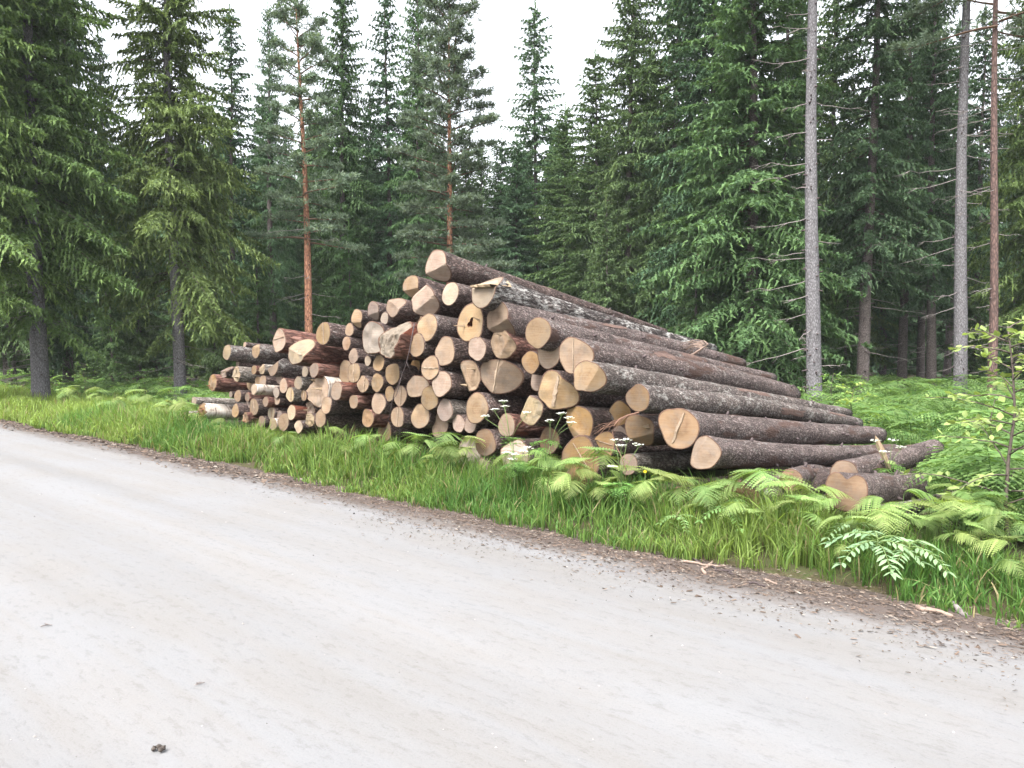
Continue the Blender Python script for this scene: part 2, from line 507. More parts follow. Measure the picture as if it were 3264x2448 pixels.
def road_material():
    """packed pale gravel; streaks run along the wheel tracks"""
    m, nt, out = new_mat('packed_gravel')
    tc = nt.nodes.new('ShaderNodeTexCoord')
    rot = nt.nodes.new('ShaderNodeMapping')
    rot.vector_type = 'POINT'
    rot.inputs['Rotation'].default_value = (0, 0, -math.atan2(U[1], U[0]))
    nt.links.new(tc.outputs['Object'], rot.inputs['Vector'])     # x along the road, y across it
    def strm(scale): 
        mp = nt.nodes.new('ShaderNodeMapping'); mp.inputs['Scale'].default_value = scale
        nt.links.new(rot.outputs[0], mp.inputs['Vector']); return mp.outputs[0]
    tr1 = tex_noise(nt, strm((0.07, 1.3, 1)), 1.0, 4, 0.6, 0.3)
    tr2 = tex_noise(nt, strm((0.16, 4.0, 1)), 1.0, 5, 0.65, 0.4)
    pat = tex_noise(nt, rot.outputs[0], 1.1, 5, 0.6)
    fine = tex_noise(nt, rot.outputs[0], 85, 5, 0.8)
    med = tex_noise(nt, strm((9, 22, 9)), 1.0, 5, 0.75)
    r = ramp(nt, [(0.32, (0.130, 0.128, 0.127)), (0.5, (0.164, 0.162, 0.163)), (0.68, (0.196, 0.195, 0.199))])
    s1 = math_(nt, 'ADD', math_(nt, 'MULTIPLY', tr1, 0.50), math_(nt, 'MULTIPLY', tr2, 0.32))
    nt.links.new(math_(nt, 'ADD', s1, math_(nt, 'MULTIPLY', pat, 0.18)), r.inputs[0])
    tint = ramp(nt, [(0.42, (0.170, 0.162, 0.156)), (0.58, (0.160, 0.164, 0.174))])
    nt.links.new(math_(nt, 'ADD', math_(nt, 'MULTIPLY', tr2, 0.55), math_(nt, 'MULTIPLY', pat, 0.45)), tint.inputs[0])
    col = mixc(nt, 0.42, r.outputs[0], tint.outputs[0])
    gr = ramp(nt, [(0.33, (0.62, 0.60, 0.58)), (0.45, (0.97, 0.97, 0.97)), (0.75, (1.08, 1.08, 1.08))])
    nt.links.new(fine, gr.inputs[0])
    col = mixc(nt, 0.4, col, gr.outputs[0], 'MULTIPLY')
    g2 = ramp(nt, [(0.36, (0.80, 0.79, 0.77)), (0.47, (1, 1, 1))])
    nt.links.new(med, g2.inputs[0])
    col = mixc(nt, 0.6, col, g2.outputs[0], 'MULTIPLY')
    # dark specks: single stones and bits of bark pressed into the surface
    vs = tex_voro(nt, rot.outputs[0], 17)
    sp = ramp(nt, [(0.045, (0.42, 0.40, 0.38)), (0.10, (1, 1, 1))])
    nt.links.new(vs.outputs['Distance'], sp.inputs[0])
    col = mixc(nt, 0.22, col, sp.outputs[0], 'MULTIPLY')
    # the verge side turns to brown dirt with trodden bark
    sep = nt.nodes.new('ShaderNodeSeparateXYZ'); nt.links.new(rot.outputs[0], sep.inputs[0])
    e1 = tex_noise(nt, strm((0.55, 2.2, 1)), 1.0, 5, 0.65)
    e2 = tex_noise(nt, strm((5, 13, 5)), 1.0, 6, 0.75)
    ed = math_(nt, 'ADD', sep.outputs[1], math_(nt, 'ADD', math_(nt, 'MULTIPLY', math_(nt, 'SUBTRACT', e1, 0.5), 0.75), math_(nt, 'MULTIPLY', math_(nt, 'SUBTRACT', e2, 0.5), 0.75)))
    ef = ramp(nt, [(0.0, (0, 0, 0)), (1.0, (1, 1, 1))])
    nt.links.new(math_(nt, 'MULTIPLY', math_(nt, 'SUBTRACT', ed, 4.55), 2.3), ef.inputs[0])
    dr = ramp(nt, [(0.32, (0.038, 0.030, 0.026)), (0.5, (0.080, 0.064, 0.057)), (0.72, (0.130, 0.112, 0.102))])
    nt.links.new(math_(nt, 'ADD', math_(nt, 'MULTIPLY', e2, 0.6), math_(nt, 'MULTIPLY', fine, 0.4)), dr.inputs[0])
    col = mixc(nt, ef.outputs[0], col, dr.outputs[0])
    h = math_(nt, 'ADD', math_(nt, 'MULTIPLY', fine, 0.5), math_(nt, 'MULTIPLY', med, 0.5))
    bsdf(nt, out, col, 0.95, h, 0.45, 0.012, 0.1)
    return m
M['road'] = road_material()

# ------------------------------------------------------------------ ground and road
def axis_steps(segs):
    a = [segs[0][0]]
    for lo, hi, st_ in segs:
        n = max(1, int(round((hi - lo) / st_)))
        a += list(np.linspace(lo, hi, n + 1)[1:])
    return np.array(a)

def grid_sheet(name, ss, ts, zf, mat):
    S, T = np.meshgrid(ss, ts, indexing='ij')
    X = S * U[0] + T * N2[0]; Y = S * U[1] + T * N2[1]
    V = np.stack([X, Y, zf(X, Y, S, T)], -1).reshape(-1, 3)
    i = np.arange(len(ss) - 1)[:, None] * len(ts); j = np.arange(len(ts) - 1)[None]
    q = np.stack([i + j, i + len(ts) + j, i + len(ts) + j + 1, i + j + 1], -1).reshape(-1, 4)
    me = make_mesh(name, V, q, [], mat)
    o = link(name, me)
    tag(o, kind='structure')
    return o

ss = axis_steps([(-420, -120, 30), (-120, -45, 3), (-45, 28, 0.6), (28, 80, 3), (80, 420, 30)])
tt = axis_steps([(-420, -60, 30), (-60, -6, 4), (-6, 4.6, 1.2), (4.6, 8, 0.25), (8, 45, 0.7), (45, 120, 3), (120, 420, 30)])
grid_sheet('ground', ss, tt, lambda X, Y, S, T: ground_z(X, Y) - 0.10 * (1 - smooth(5.25, 5.7, T)) * smooth(-4.6, -3.9, T), M['ground'])
rs = axis_steps([(-400, -60, 10), (-60, 20, 0.25), (20, 120, 5)])
rt = axis_steps([(-4.2, 0.2, 0.4), (0.2, 5.75, 0.11)])
def road_z(X, Y, S, T):
    z = 0.012 * noise2(X, Y, 0.8, 1.0) + 0.006 * noise2(X, Y, 4.0, 2.0)
    z = z + 0.03 * (1 - ((T - 0.6) / 4.6) ** 2)            # slight crown
    for tc_, wd_, dp_ in ((1.15, .42, .020), (2.75, .40, .022), (3.75, .30, .010)):      # wheel tracks
        z = z - dp_ * np.exp(-((T - tc_ - .12 * noise2(S if S is not None else X * U[0] + Y * U[1], T * 0, .12, 6.6)) / wd_) ** 2)
    z = z + ground_z(X, Y) + 0.012 * noise2(X, Y, 9, 7.0) * smooth(4.4, 5.0, T)
    z = z - 0.10 * smooth(5.5, 5.75, T) - 0.1 * smooth(-3.7, -4.2, T)
    return z
grid_sheet('road', rs, rt, road_z, M['road'])

# ------------------------------------------------------------------ the logs
FACE_T = 6.9
REG = {'A': (560, 850, 2.765), 'B': (1240, 780, 2.765), 'C': (1800, 950, 2.765), 'D': (2300, 1050, 2.2946), 'E': (1350, 1250, 2.765), 'F': (2050, 1350, 2.765)}
def reg(r, x, y):
    ox, oy, f = REG[r]
    return ox + x / f, oy + y / f

def log_axes(front, back):
    z = np.asarray(back, float) - np.asarray(front, float)
    L = np.linalg.norm(z); z /= L
    x = -np.array([U[0], U[1], 0.0])
    x -= z * x.dot(z); x /= np.linalg.norm(x)
    y = np.cross(z, x)
    if y[2] < 0: x, y = -x, -y
    m = Matrix.Identity(4)
    for k, vec in enumerate((x, y, z)):
        for r_ in range(3): m[r_][k] = vec[r_]
    for r_ in range(3): m[r_][3] = front[r_]
    return m, L

def make_log(front, back, rf, rb, bark='bark_dark', cut='t', cuts=(), tilt=None, strip=None, hole=False, spl=0, rag=0.0, lobes=1.0,
             asp=1.0, flare=0.0, na=None, seed=0, name='log', hero=False, red=False, heart=False):
    g = np.random.default_rng(seed + 100)
    mat, L = log_axes(front, back)
    NA = na or (44 if hero else 32)
    th = np.arange(NA) * 2 * np.pi / NA
    ph = g.uniform(0, 6.28, 5)
    amp = np.array([0.045, 0.035, 0.02, 0.014, 0.01]) * lobes * g.uniform(0.5, 1.3, 5)
    shape = sum(amp[k] * np.cos((k + 2) * th + ph[k]) for k in range(5))
    if heart:      # two flutes meet in a cleft at the top
        dth = (th - math.pi / 2 + math.pi) % (2 * math.pi) - math.pi
        shape = shape * .4 - .46 * np.exp(-(dth / .36) ** 2) + .10 * np.exp(-((np.abs(dth) - .85) / .5) ** 2)
    def afun(X, Y):
        a = np.zeros_like(X)
        for (deg, c, sl) in cuts:
            d = (-math.cos(math.radians(deg)), math.sin(math.radians(deg)))
            a = np.maximum(a, np.maximum(0, (X * d[0] + Y * d[1]) - c * rf) * sl)
        if tilt:
            d = (-math.cos(math.radians(tilt[0])), math.sin(math.radians(tilt[0])))
            a = a + (X * d[0] + Y * d[1]) * tilt[1]
        P = np.stack([X * 14, Y * 14, np.full_like(X, seed * 1.7)], -1)
        a = a + (0.012 * rf / 0.15) * vnoise(P * 0.6)
        if rag: a = a + rag * rf * (vnoise(P * 1.1) + 0.8 * vnoise(P * np.array([5.0, 1.2, 1])))
        return a
    # ---- bark body
    zz = np.concatenate([[0.0, 0.025, 0.07, 0.15, 0.28], np.linspace(0.45, L, 34 if hero else 9)])
    fl = 1 + flare * np.exp(-zz / 0.30)
    base = (rf + (rb - rf) * zz / L) * fl / (1 + flare)
    butt = 0.45 + 0.55 * np.exp(-zz / 0.7)
    R = base[:, None] * (1 + shape[None] * butt[:, None])
    P = np.stack([np.cos(th)[None] * 2.2 + 0 * zz[:, None], np.sin(th)[None] * 2.2 + 0 * zz[:, None], zz[:, None] * 2.6 + seed * 3.1 + 0 * th[None]], -1)
    fade = np.minimum(1, zz / 0.15)[:, None]
    R = R * (1 + 0.035 * vnoise(P) * fade + 0.022 * vnoise(P * 3.1) * fade)
    if bark in ('bark_lichen', 'bark_long', 'bark_dark', 'bark_greenish'):
        R = R + 0.006 * vnoise(P * np.array([5, 5, 4.0])) * fade
    bend = 0.05 * L / 5.5 * np.sin(np.pi * zz / L)
    ba = g.uniform(0, 6.28)
    X = R * np.cos(th)[None] * asp + (bend * math.cos(ba))[:, None]
    Y = R * np.sin(th)[None] + (bend * math.sin(ba))[:, None]
    Z = np.tile(zz[:, None], (1, NA))
    a0 = afun(X[0], Y[0])
    Z = Z + a0[None] * np.clip(1 - zz / (0.28 + np.abs(a0).max() * 1.6), 0, 1)[:, None]
    V = np.stack([X, Y, Z], -1).reshape(-1, 3)
    n = len(zz)
    inner = 0.945
    Xi, Yi = X[0] * inner, Y[0] * inner
    ai = afun(Xi, Yi)
    V = np.concatenate([V, np.stack([Xi, Yi, ai - 0.001], -1), [[V[(n - 1) * NA:n * NA, 0].mean(), V[(n - 1) * NA:n * NA, 1].mean(), L]]])
    i = np.arange(n - 1)[:, None] * NA; j = np.arange(NA)[None]; j2 = (j + 1) % NA
    q = np.stack([i + j, i + j2, i + NA + j2, i + NA + j], -1).reshape(-1, 4)
    jj = np.arange(NA); jj2 = (jj + 1) % NA
    qr = np.stack([n * NA + jj, n * NA + jj2, jj2, jj], -1)
    tb = np.stack([(n - 1) * NA + jj, (n - 1) * NA + jj2, np.full(NA, (n + 1) * NA)], -1)
    mi = np.concatenate([np.zeros(len(q)), np.full(len(qr), 1), np.full(len(tb), 2)])
    me = make_mesh(name, V, np.concatenate([q, qr]), tb, [M[bark], M['inner_bark'], M['cut_' + cut]], None, True, mi)
    o = link(name, me)
    o.matrix_world = mat
    # ---- sawn face
    NR = 24 if cuts else (12 if rag else 7)
    r0 = 0.22 if hole else 0.0
    fr = np.linspace(r0 if hole else 1.0 / NR, 1.0, NR)
    hs = 1 + 0.25 * np.cos(3 * th + 1) + 0.2 * np.cos(2 * th + 2)
    FX = (fr[:, None] * Xi[None]); FY = (fr[:, None] * Yi[None])
    if hole:
        w = np.clip(1 - (fr - r0) / 0.4, 0, 1)[:, None]
        k = 1 + (hs[None] - 1) * w
        FX, FY = FX * k, FY * k
    FZ = afun(FX, FY)
    FV = np.stack([FX, FY, FZ], -1).reshape(-1, 3)
    i = np.arange(NR - 1)[:, None] * NA
    fq = np.stack([i + j, i + j2, i + NA + j2, i + NA + j], -1).reshape(-1, 4)[:, ::-1]
    ft = []
    if not hole:
        cz = float(afun(np.zeros(1), np.zeros(1))[0])
        FV = np.concatenate([FV, [[0, 0, cz]]])
        ft = np.stack([np.full(NA, NR * NA), jj, jj2], -1)
    fo = link('cut_face', make_mesh('cut_face', FV, fq, ft, M['cut_' + cut], None, not cuts), o)
    if hole:
        hx, hy = FX[0], FY[0]
        rows = []
        for dz, k in ((0.0, 1.0), (0.03, 0.9), (0.09, 0.72), (0.22, 0.5)):
            rows.append(np.stack([hx * k, hy * k, FZ[0] + dz], -1))
        HV = np.concatenate(rows + [[[0, 0, 0.3]]])
        i = np.arange(3)[:, None] * NA
        hq = np.stack([i + j, i + j2, i + NA + j2, i + NA + j], -1).reshape(-1, 4)
        ht = np.stack([3 * NA + jj, 3 * NA + jj2, np.full(NA, 4 * NA)], -1)
        link('rotten_hole', make_mesh('rotten_hole', HV, hq, ht, M['rot']), o)
    if strip:
        deg, c, w, ln = strip
        d = np.array([-math.cos(math.radians(deg)), math.sin(math.radians(deg))]); e = np.array([-d[1], d[0]])
        B = Buf(); k = 9
        u = np.linspace(-ln, ln, k) * rf
        top, bot = [], []
        jag = g.uniform(-0.3, 0.3, (k, 2)) * w * rf
        for a_, uu in enumerate(u):
            for side in (-0.5, 0.5):
                p = d * (c * rf + side * w * rf * (1 - 0.5 * abs(uu) / (ln * rf)) + jag[a_, 0] * 0.5) + e * uu
                zt = float(afun(np.array([p[0]]), np.array([p[1]]))[0])
                top.append([p[0], p[1], zt - 0.006 - 0.010 * g.random()]); bot.append([p[0], p[1], zt + 0.02])
        VV = np.array(top + bot); m_ = 2 * k
        qq = []
        for a_ in range(k - 1):
            b_ = 2 * a_
            qq += [(b_, b_ + 1, b_ + 3, b_ + 2), (b_, b_ + 2, m_ + b_ + 2, m_ + b_), (b_ + 1, m_ + b_ + 1, m_ + b_ + 3, b_ + 3)]
        B.add(VV, qq)
        B.build('hinge_strip', M['hinge'], o, False)
    if hero:
        # short branch stubs, and places where the machine tore the bark down to the reddish inner layer
        SB = Buf()
        for k in range(9):
            zi = int(g.integers(7, n - 2)); ti = int(g.integers(0, NA))
            c = np.array([X[zi, ti], Y[zi, ti], Z[zi, ti]]); d = np.array([math.cos(th[ti]), math.sin(th[ti]), g.uniform(-.1, .5)])
            SB.add(*tube([c - d * .02, c + d * .012, c + d * g.uniform(.02, .05)], [.022, .016, .010], 6))
        so = SB.build('branch_stubs', M['dark_twig'], o); so['kind'] = 'stuff'
        for k in range(2):
            zi = int(g.integers(6, n - 6)); t0 = int(NA * g.uniform(.16, .46)); wz, wt = int(g.integers(2, 5)), int(g.integers(3, 6))
            rows_ = []
            for a_ in range(wz + 1):
                for b_ in range(wt + 1):
                    f = zi + a_ + g.uniform(-.45, .45) * (1 if b_ in (0, wt) or a_ in (0, wz) else .3)
                    q_ = (t0 + b_ + g.uniform(-.9, .9) * (1 if b_ in (0, wt) else .3)) % NA
                    z_ = np.interp(f, np.arange(n), zz); r_ = np.interp(z_, zz, R[:, int(q_) % NA]) * 1.012 + .003
                    rows_.append([r_ * math.cos(q_ * 2 * np.pi / NA) * asp + np.interp(z_, zz, bend) * math.cos(ba), r_ * math.sin(q_ * 2 * np.pi / NA) + np.interp(z_, zz, bend) * math.sin(ba), z_])
            pq = [(a_ * (wt + 1) + b_, a_ * (wt + 1) + b_ + 1, (a_ + 1) * (wt + 1) + b_ + 1, (a_ + 1) * (wt + 1) + b_) for a_ in range(wz) for b_ in range(wt)]
            link('torn_bark', make_mesh('torn_bark', np.array(rows_), pq, [], M['torn_bark']), o)
    for k in range(spl):
        ang = g.uniform(0, 6.28); rr_ = rf * g.uniform(0.3, 0.85)
        p = np.array([rr_ * math.cos(ang), rr_ * math.sin(ang)])
        zt = float(afun(np.array([p[0]]), np.array([p[1]]))[0])
        ln = rf * g.uniform(0.3, 0.85); w = rf * g.uniform(0.06, 0.16); w2 = w * g.uniform(0.3, 0.7)
        tip = np.array([p[0] + rf * g.uniform(-.12, .12), p[1] + rf * g.uniform(-.12, .12), zt - ln])
        a_ = ang + 1.57
        c1 = np.array([math.cos(a_), math.sin(a_)]) * w; c2 = np.array([math.cos(ang), math.sin(ang)]) * w2
        b4 = [[*(p + c1 + c2), zt + .02], [*(p - c1 + c2), zt + .02], [*(p - c1 - c2), zt + .02], [*(p + c1 - c2), zt + .02]]
        VV = np.array(b4 + [tip + np.array([*(c1 * .25), 0]), tip - np.array([*(c1 * .25), 0.01])])
        so = link('splinter', make_mesh('splinter', VV, [(0, 3, 4, 4)][:0] + [(1, 0, 4, 5), (3, 2, 5, 4)], [(0, 3, 4), (2, 1, 5)], M['splinter'] if not red else M['rusty_wood'], None, False), o)
    return o
M['torn_bark'] = plain('torn_bark', (0.135, 0.088, 0.072), (0.06, 0.038, 0.033), 22)
M['inner_bark'] = plain('inner_bark', (0.13, 0.075, 0.05), (0.06, 0.034, 0.025), 30)

D_, G_, R_, L_, B_, P_, N_ = 'bark_dark', 'bark_grey', 'bark_red', 'bark_lichen', 'bark_birch', 'bark_long', 'bark_greenish'
# region, x, y, upright size in that enlargement, metres behind (+) or before (-) the face, bark, wood, options; 'lm' names a log others are told by
LOGS = [
 ('A', 160, 1190, 85, .35, G_, 'g', dict(label='long grey barked log jutting out above the snapped white birch')),
 ('A', 235, 1275, 150, -.05, B_, 'o', dict(rag=.35, spl=6, red=True, lm='snapped white birch log', label='white birch log with a snapped brown end at the pile foot')),
 ('A', 85, 1308, 78, -.15, G_, 'p', dict(label='small pale log end reaching furthest out at the far low corner')),
 ('A', 325, 1025, 150, .1, R_, 'o', dict(rag=.12, spl=2, red=True, lm='red barked log', label='red barked log with a rough rusty end above the birch')),
 ('A', 430, 925, 110, .05, D_, 'k', dict(rag=.3, spl=3, cuts=[(90, .0, 1.6)])),
 ('A', 535, 945, 135, -.1, G_, 'p', dict(rag=.28, spl=5, lm='pale splintered thin log', label='thin log with a pale splintered end at the far side')),
 ('A', 450, 755, 140, -.05, N_, 'p', dict(lm='grey log topping the far side', label='grey barked log with pale end on top of the far low part')),
 ('A', 608, 688, 48, .3, D_, 't', dict()),
 ('A', 705, 742, 130, 0, N_, 't', dict(cuts=[(90, .5, 1.0)])),
 ('A', 545, 855, 60, .15, D_, 'p', dict()),
 ('A', 690, 910, 85, .05, R_, 't', dict()),
 ('A', 765, 905, 95, .0, G_, 'p', dict(rag=.3, spl=3)),
 ('A', 855, 880, 175, -.05, N_, 't', dict(cuts=[(115, .1, 1.4)], lm='slant cut grey log', label='thick grey barked log with a slanting cut on the far side')),
 ('A', 548, 1140, 112, .2, D_, 't', dict()),
 ('A', 630, 1150, 80, .05, R_, 't', dict()),
 ('A', 485, 1127, 58, .25, D_, 'p', dict()),
 ('A', 665, 1020, 150, .2, D_, 't', dict()),
 ('A', 722, 1010, 92, .1, D_, 't', dict()),
 ('A', 768, 1010, 115, .0, D_, 't', dict()),
 ('A', 690, 1080, 100, -.2, B_, 'p', dict(lm='thin spotted birch log', label='thin birch log with spotted white bark jutting from the far side')),
 ('A', 912, 992, 88, .05, D_, 'k', dict()),
 ('A', 950, 1050, 132, .0, R_, 't', dict()),
 ('A', 1078, 1025, 120, -.1, G_, 'p', dict(lm='grey log with bright end', label='slender grey log with a bright white end')),
 ('A', 1008, 1127, 128, -.05, G_, 'p', dict(strip=(0, .3, .18, .8))),
 ('A', 885, 1108, 100, .0, D_, 'g', dict()),
 ('A', 892, 1175, 90, .02, D_, 't', dict()),
 ('A', 792, 1190, 92, -.1, R_, 't', dict()),
 ('A', 648, 1200, 100, .1, R_, 'k', dict()),
 ('A', 690, 1237, 148, .0, D_, 't', dict(strip=(20, .1, .12, .8))),
 ('A', 525, 1270, 120, -.1, D_, 't', dict(lm='plain log beside the birch', label='brown log with a plain round end right beside the snapped birch')),
 ('A', 618, 1330, 92, -.1, R_, 'o', dict(rag=.3, red=True, spl=2)),
 ('A', 1130, 1135, 92, -.05, D_, 't', dict(strip=(0, .1, .15, .9))),
 ('A', 1218, 912, 135, -.1, R_, 'k', dict(lm='knotty brown log', label='smooth brown log with one knot above the peeling birch')),
 ('A', 1140, 925, 100, .2, D_, 'g', dict()),
 ('A', 1062, 742, 262, -.2, R_, 'p', dict(cuts=[(75, -.05, 1.1)], strip=(75, -.05, .16, .8), lm='thick chamfered red log', label='thick red barked log with a bright slanting cut on the upper edge')),
 ('A', 910, 652, 208, .05, R_, 't', dict(strip=(100, .2, .05, .8), lm='thick log behind the chamfered one', label='thick red barked log directly behind the one with the bright slant')),
 ('A', 1300, 590, 208, .0, D_, 't', dict(strip=(10, .1, .07, .95), lm='scaly thick log on the slope', label='thick scaly log on the upper slope, right of the bright slant')),
 ('A', 1530, 555, 122, .1, D_, 't', dict()),
 ('A', 1505, 675, 122, .05, D_, 'o', dict()),
 ('A', 1597, 452, 158, .1, D_, 't', dict(cuts=[(270, .5, 1.1)])),
 ('A', 1735, 382, 158, .1, D_, 'k', dict(cuts=[(280, .4, 1.1)])),
 ('A', 1915, 355, 182, -.05, D_, 't', dict(cuts=[(60, .25, 1.5)], lm='log with a lit notch', label='dark log with a bright lit notch near the top of the slope')),
 ('A', 1712, 630, 325, -.15, D_, 'g', dict(tilt=(200, .30), cuts=[(0, .25, .7)], lobes=1.8, lm='big grey slanted face', label='big log with a smooth grey slanted face beside the torn one')),
 ('A', 1885, 635, 330, -.3, R_, 'g', dict(rag=.14, cuts=[(90, .2, 1.3)], lobes=1.8, lm='torn red log', label='big log with a torn hollow end and red ragged bark')),
 ('A', 1840, 455, 112, .0, D_, 'g', dict()),
 ('A', 1565, 788, 135, .05, D_, 'k', dict()),
 ('A', 1500, 925, 210, .3, D_, 't', dict()),
 ('A', 1572, 935, 185, .0, D_, 't', dict(strip=(15, .0, .14, .9))),
 ('A', 1692, 830, 90, .0, D_, 'p', dict()),
 ('A', 1790, 850, 155, -.05, D_, 't', dict()),
 ('A', 1910, 945, 200, -.05, D_, 't', dict()),
 ('A', 2125, 692, 205, -.1, D_, 't', dict()),
 ('A', 2112, 872, 135, .3, D_, 'o', dict()),
 ('A', 1648, 1035, 158, .0, D_, 't', dict(strip=(0, .35, .12, .8))),
 ('A', 1775, 1020, 165, -.05, D_, 't', dict(rag=.06)),
 ('A', 1418, 1095, 165, -.1, R_, 'k', dict(lm='pinkish log beside the peeling birch', label='brown log with a pinkish end overlapping the peeling white birch')),
 ('A', 1258, 1100, 295, .0, B_, 't', dict(rag=.08, spl=2, lobes=1.5, lm='peeling thick birch log', label='thickest birch log with white peeling bark and a gnarled end')),
 ('A', 1330, 1222, 155, -.1, D_, 't', dict()),
 ('A', 1568, 1190, 130, .0, R_, 't', dict()),
 ('A', 1785, 1205, 195, -.05, D_, 't', dict()),
 ('A', 1885, 1120, 135, .0, D_, 't', dict()),
 ('A', 1975, 1136, 185, .0, D_, 't', dict(strip=(0, .2, .08, .9))),
 ('A', 2108, 1058, 205, -.05, R_, 'k', dict(cuts=[(20, .2, 1.0)])),
 ('A', 1955, 1325, 185, -.05, D_, 't', dict(strip=(5, .05, .10, .95))),
 ('A', 2155, 1320, 235, .0, D_, 't', dict()),
 ('A', 1022, 1285, 135, -.05, R_, 'p', dict()),
 ('A', 1190, 1255, 140, .1, D_, 'k', dict(rag=.3, spl=4)),
 ('A', 1185, 1350, 130, -.05, D_, 'p', dict(rag=.25, spl=3, lm='hanging pale splinter', label='log with a long pale torn splinter low on the far half')),
 ('A', 1276, 1335, 165, -.05, D_, 't', dict()),
 ('A', 842, 1292, 115, .0, D_, 'g', dict(strip=(0, .2, .1, .9))),
 ('A', 915, 1318, 100, .05, D_, 'k', dict()),
 ('A', 857, 1388, 118, -.05, B_, 'p', dict(rag=.1)),
 ('A', 950, 1370, 165, -.05, D_, 't', dict()),
 ('A', 757, 1365, 105, .0, D_, 't', dict()),
 ('A', 1082, 1410, 120, -.05, D_, 'p', dict(rag=.1)),
 ('A', 1440, 1440, 190, .45, D_, 'o', dict()),
 ('A', 1540, 1400, 150, .5, D_, 'o', dict()),
 ('A', 1840, 1450, 190, .35, D_, 'o', dict()),
 ('A', 1330, 1480, 150, .4, R_, 'o', dict()),
 ('A', 215, 1395, 85, .1, G_, 'g', dict()),
 ('A', 420, 1390, 90, .3, D_, 'g', dict()),
 ('A', 1690, 1335, 165, .1, R_, 'o', dict(rag=.08)),
 ('B', 412, 175, 272, .0, D_, 'k', dict(cuts=[(285, .30, 1.6)], flare=.12, hero=True, lm='topmost log', label='topmost log of the pile with a pinkish face and dark bark', back=(2120, 1060, 13))),
 ('B', 192, 368, 212, .15, D_, 't', dict(cuts=[(275, .25, 1.2)])),
 ('B', 292, 480, 292, .0, D_, 'k', dict(cuts=[(300, .35, 1.3), (120, .55, 1.0)], lobes=1.6, lm='pinkish slanted log', label='thick log with a pinkish many-sided face below the topmost log')),
 ('B', 540, 432, 215, -.05, D_, 'p', dict(lm='yellowish scratched log', label='log with a yellowish scratched round end below the topmost log')),
 ('B', 825, 400, 305, -.25, L_, 'p', dict(cuts=[(90, .12, 1.6)], ledge=True, hero=True, flare=.08, na=52, lm='long lichen-covered log', label='long log crusted with white lichen and a notched butt end', back=(2272, 1112, 17))),
 ('B', 235, 692, 175, .3, D_, 't', dict()),
 ('B', 335, 728, 258, -.05, P_, 't', dict(lm='tan log beside the hollow one', label='tan round log end with brown bark left of the hollow log')),
 ('B', 718, 690, 345, -.1, D_, 't', dict(hole=True, lobes=1.8, spl=2, lm='hollow log', label='log with a dark rotten hole in the middle of its end')),
 ('B', 960, 660, 290, -.1, P_, 't', dict(cuts=[(290, .28, 1.3)], hero=True, lobes=1.4, lm='long log right of the hollow one', label='long brown log with undercut end right of the hollow log', back=(2366, 1160, 16))),
 ('B', 1312, 775, 290, -.3, P_, 't', dict(hero=True, lm='long round-ended log', label='long log with a smooth round tan end, second from the lichen log', back=(2460, 1207, 18))),
 ('B', 988, 872, 255, -.05, R_, 't', dict(cuts=[(330, .4, 1.0)], rag=.05, spl=1)),
 ('B', 492, 940, 258, -.05, D_, 't', dict(lm='round log under the tan pair', label='dark log with a broad plain tan end, left below the hollow')),
 ('B', 775, 915, 220, -.15, D_, 'k', dict(lm='log with a pale rim', label='log with a ringed end and pale rim right under the hollow')),
 ('B', 360, 1085, 225, -.1, D_, 't', dict(strip=(90, .0, .12, .9))),
 ('B', 695, 1160, 300, .05, D_, 't', dict(cuts=[(215, .25, 1.1)], lobes=1.6, spl=2, rag=.04, lm='log with a torn flap', label='thick log with a wedge cut and torn flap on its left')),
 ('B', 935, 1150, 335, -.05, D_, 't', dict(cuts=[(-15, .18, 1.3)], strip=(-10, .05, .12, .85), lobes=1.6, lm='log with a raised strip', label='thick log with a slanting right side and raised hinge strip')),
 ('B', 1250, 1035, 205, .0, D_, 'o', dict()),
 ('B', 1405, 952, 280, -.1, P_, 'k', dict()),
 ('B', 1612, 970, 310, -.25, P_, 't', dict(cuts=[(5, .1, .9)], strip=(5, .08, .06, .95), lobes=1.4, hero=True, lm='long ridge-faced log', label='long mossy log whose face is split by an upright ridge', back=(2522, 1259, 31))),
 ('B', 1740, 1158, 305, -.45, N_, 't', dict(cuts=[(330, .45, 1.0)], lobes=1.8, hero=True, lm='long grey-crusted log', label='long grey-crusted log with a lopsided lobed face', back=(2700, 1318, 17))),
 ('B', 1322, 1185, 210, .25, D_, 'k', dict()),
 ('B', 1450, 1285, 345, -.2, D_, 't', dict(cuts=[(-20, .2, 1.0)], strip=(-10, .12, .22, .8), lobes=1.8, lm='two-plane log', label='very thick log with two sawn planes meeting at a strip')),
 ('B', 455, 1225, 232, -.1, D_, 'k', dict(cuts=[(0, .6, .8)])),
 ('B', 358, 1352, 225, -.05, D_, 't', dict()),
 ('B', 492, 1460, 207, -.05, G_, 'k', dict()),
 ('B', 772, 1440, 278, -.15, D_, 't', dict(lm='barky log behind the white flowers', label='thick log with scaly bark just behind the white flowers')),
 ('B', 1240, 1455, 285, -.2, D_, 'p', dict(cuts=[(150, .45, 1.2)], rag=.05, lobes=1.6, lm='pale weathered log', label='pale weathered log end leaning below the two-plane log')),
 ('B', 445, 1590, 215, .1, D_, 't', dict()),
 ('B', 612, 1575, 158, .0, D_, 'k', dict()),
 ('B', 715, 1580, 160, .0, D_, 'k', dict()),
 ('B', 1038, 1592, 205, -.05, R_, 'k', dict()),
 ('C', 130, 1110, 325, -.05, D_, 'o', dict(cuts=[(240, .45, .4)], lobes=2.0, lm='amber heart-tapered log', label='large amber log end tapering to a point at its bottom')),
 ('C', 480, 1022, 238, .35, D_, 'o', dict()),
